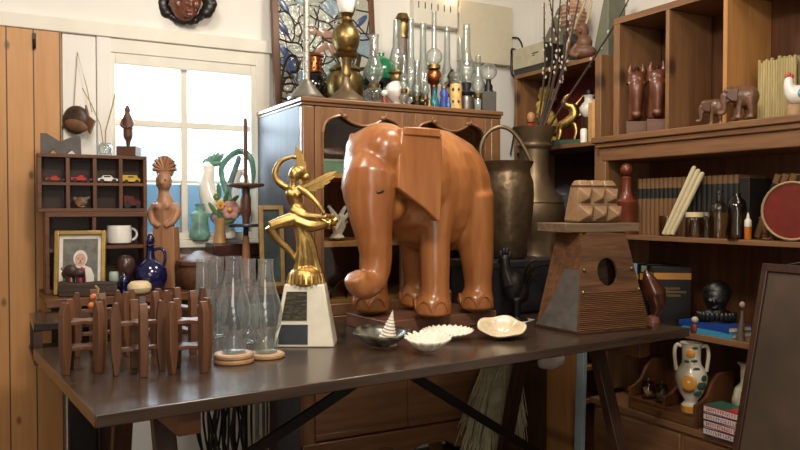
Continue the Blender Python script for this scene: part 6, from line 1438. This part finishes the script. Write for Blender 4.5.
for i in range(4):
    z = DZb+.0006+.0252*i
    o = thing('card_box', ('white and red card box at the bottom of the stack of four', 'white and red card box second from the bottom of the stack', 'white and red card box third from the bottom of the stack', 'white and red card box with green top, topmost of the stack')[i], 'box', (2.175, gy-.012, z), (.04, -.05, .03, -.02)[i], 'card boxes stacked on the bookcase bottom')
    MB().box(-.045, .045, -.07, .07, 0, .0245).build('box', wht, o, .001)
    bd_ = MB().box(-.0456, -.0451, -.07, .07, .0205, .0245).box(-.0456, -.0451, -.07, .07, 0, .003)
    bd_.build('edge_stripe', plain('game_blue', '2c4f7c', .4) if i % 2 == 0 else rdp, o)
    mk = MB(); rnd = random.Random(40+i)
    for j in range(13):
        yy = .058-.0092*j; mk.bar((-.0455, yy, .006), (-.0455, yy+rnd.uniform(-.003, .003), .0175), .0009, .0016, (0, 1, 0))
        if rnd.random() < .7: mk.bar((-.0455, yy, rnd.choice((.0065, .012, .017))), (-.0455, yy-.005, rnd.choice((.0065, .012, .017))), .0009, .0014)
    mk.build('printed_marks', rdp, o)['kind'] = 'stuff'
    if i == 3: MB().box(-.045, .045, -.07, .07, .02455, .0252).build('top_sheet', plain('game_green', '2f5a4a', .4), o); MB().box(-.044, .0, -.068, -.02, .02525, .0256).build('top_stripe', rdp, o)
p = V((2.27, onX(741, 390, 2.27).y-.03, DZb+.0006)); k = mpp(p); t = turned('patterned_vase', 'second patterned vase half hidden behind the leaning framed board', 'vase', p, [('body', plain('mottled_majolica', 'a8a088', .3, var=.5, scale=22, coat=.3), [(0, 0), (9, 0), (8, 5), (14, 18), (16, 32), (13, 44), (8, 50), (8, 66), (11, 70), (0, 69)])], RX+.8)

# ---------------------------------------------------------------- below the table: dried grass, cloth, cords, iron work
gm_ = plain('dried_grass', 'cec6a4', .8, var=.3, scale=20); rnd = random.Random(31)
gp = V((1.93, 2.44, 0)); m = MB()
for i in range(330):
    a = rnd.uniform(0, 2*PI); r0 = abs(rnd.gauss(0, .03)); r1 = rnd.uniform(.02, .15)
    tp = V((r0*math.cos(a)*.8, r0*math.sin(a)*.5, .65+rnd.uniform(-.06, .05))); fx = V((max(-.24, min(.12, r1*math.cos(a)*1.4-.05)), r1*math.sin(a)*.28, rnd.uniform(.02, .3)))
    m.tube([tp, tp.lerp(fx, .5)+V((rnd.uniform(-.018, .018), rnd.uniform(-.008, .008), .02)), fx], [.0012, .0022, .0012], 3)
m.tube([V((0, 0, .0)), V((0, 0, .62))], [.02, .016], 8)
gs = single(m, 'dried_grass_bundle', 'tall bundle of pale dried grass hanging down under the right of the table', 'dried grass', gm_, (1.86, 2.475, 0), 0); gs['kind'] = 'stuff'
def cloth(name, label, c, rx, ry, rz, mat, seed):
    rnd = random.Random(seed); m = MB(); m.ell((0, 0, 0), (rx, ry, rz), None, 24, 14)
    for v in m.bm.verts: v.co *= 1+.16*math.sin(v.co.x*70+seed)*math.cos(v.co.y*55+v.co.z*40)
    return single(m, name, label, 'cloth', mat, c, 0, smooth=80)
cloth('white_cloth', 'crumpled white cloth resting on the pine shelf unit behind the dried grass', V((2.20, 2.44, PT+.028)), .05, .07, .024, M['white'], 3)
wc = onY(556, 362, 2.40); cloth('cloth_bag', 'crumpled white cloth bag hanging beside the dried grass under the table', V((2.045, 2.39, .525)), .065, .03, .035, plain('white_linen', 'cfc9bc', .8, var=.05), 5)
cj = MB().lathe([(0, 0), (.03, 0), (.032, .01), (.026, .10), (.03, .14), (0, .145)], 18)
single(cj, 'stoneware_jug', 'grey-green stoneware bottle inside the pine shelf unit', 'bottle', plain('stoneware', '8a8c7c', .5), V((2.20, 2.43, .4866)))
cb2 = MB(); rnd = random.Random(13)
for i in range(22):
    x = rnd.uniform(-.10, .10); yy = rnd.uniform(-.02, .02); pts = [V((x, yy, 0))]
    for j in range(1, 7): pts.append(V((x*(1-.03*j)+rnd.uniform(-.014, .014), yy+rnd.uniform(-.01, .01), -.09*j-rnd.uniform(0, .02))))
    cb2.tube(spline(pts, 3), .0045, 6)
cb2.bar((-.12, 0, .004), (.12, 0, .004), .012, .008)
p = onY(221, 405, 2.73); single(cb2, 'black_cord_bundle', 'bundle of black knotted cords hanging from the desk rail under the table', 'cord bundle', M['black'], V((p.x, 2.715, .795)))
cb3 = MB()
for i in range(9):
    x = -.03+.0075*i; cb3.tube(spline([V((x, 0, 0)), V((x+rnd.uniform(-.01, .01), .005, -.2)), V((x*1.3+rnd.uniform(-.01, .01), 0, -.4)), V((x*1.2, 0, -.62))], 4), .0028, 6)
cb3.bar((-.04, 0, .004), (.04, 0, .004), .01, .008)
p = onY(256, 405, 2.73); single(cb3, 'grey_cord_bundle', 'thin bundle of pale grey strings hanging right of the black cords', 'cord bundle', plain('grey_string', '8c897c', .8), V((p.x, 2.70, .795)))
ir = thing('iron_boot_rack', 'black iron rack standing against the wall below the left end of the table', 'rack', V((.30, 2.93, 0)))
MB().box(-.05, .05, -.04, .04, .004, .62).build('body', M['black'], ir, .012); MB().tube(spline([V((.07, -.02, 0)), V((.085, -.02, .2)), V((.12, -.02, .45)), V((.17, -.02, .60))], 5), .011, 8).build('curved_bar', M['black'], ir)
MB().box(-.06, .14, -.05, .05, 0, .004).build('foot_plate', M['black'], ir)
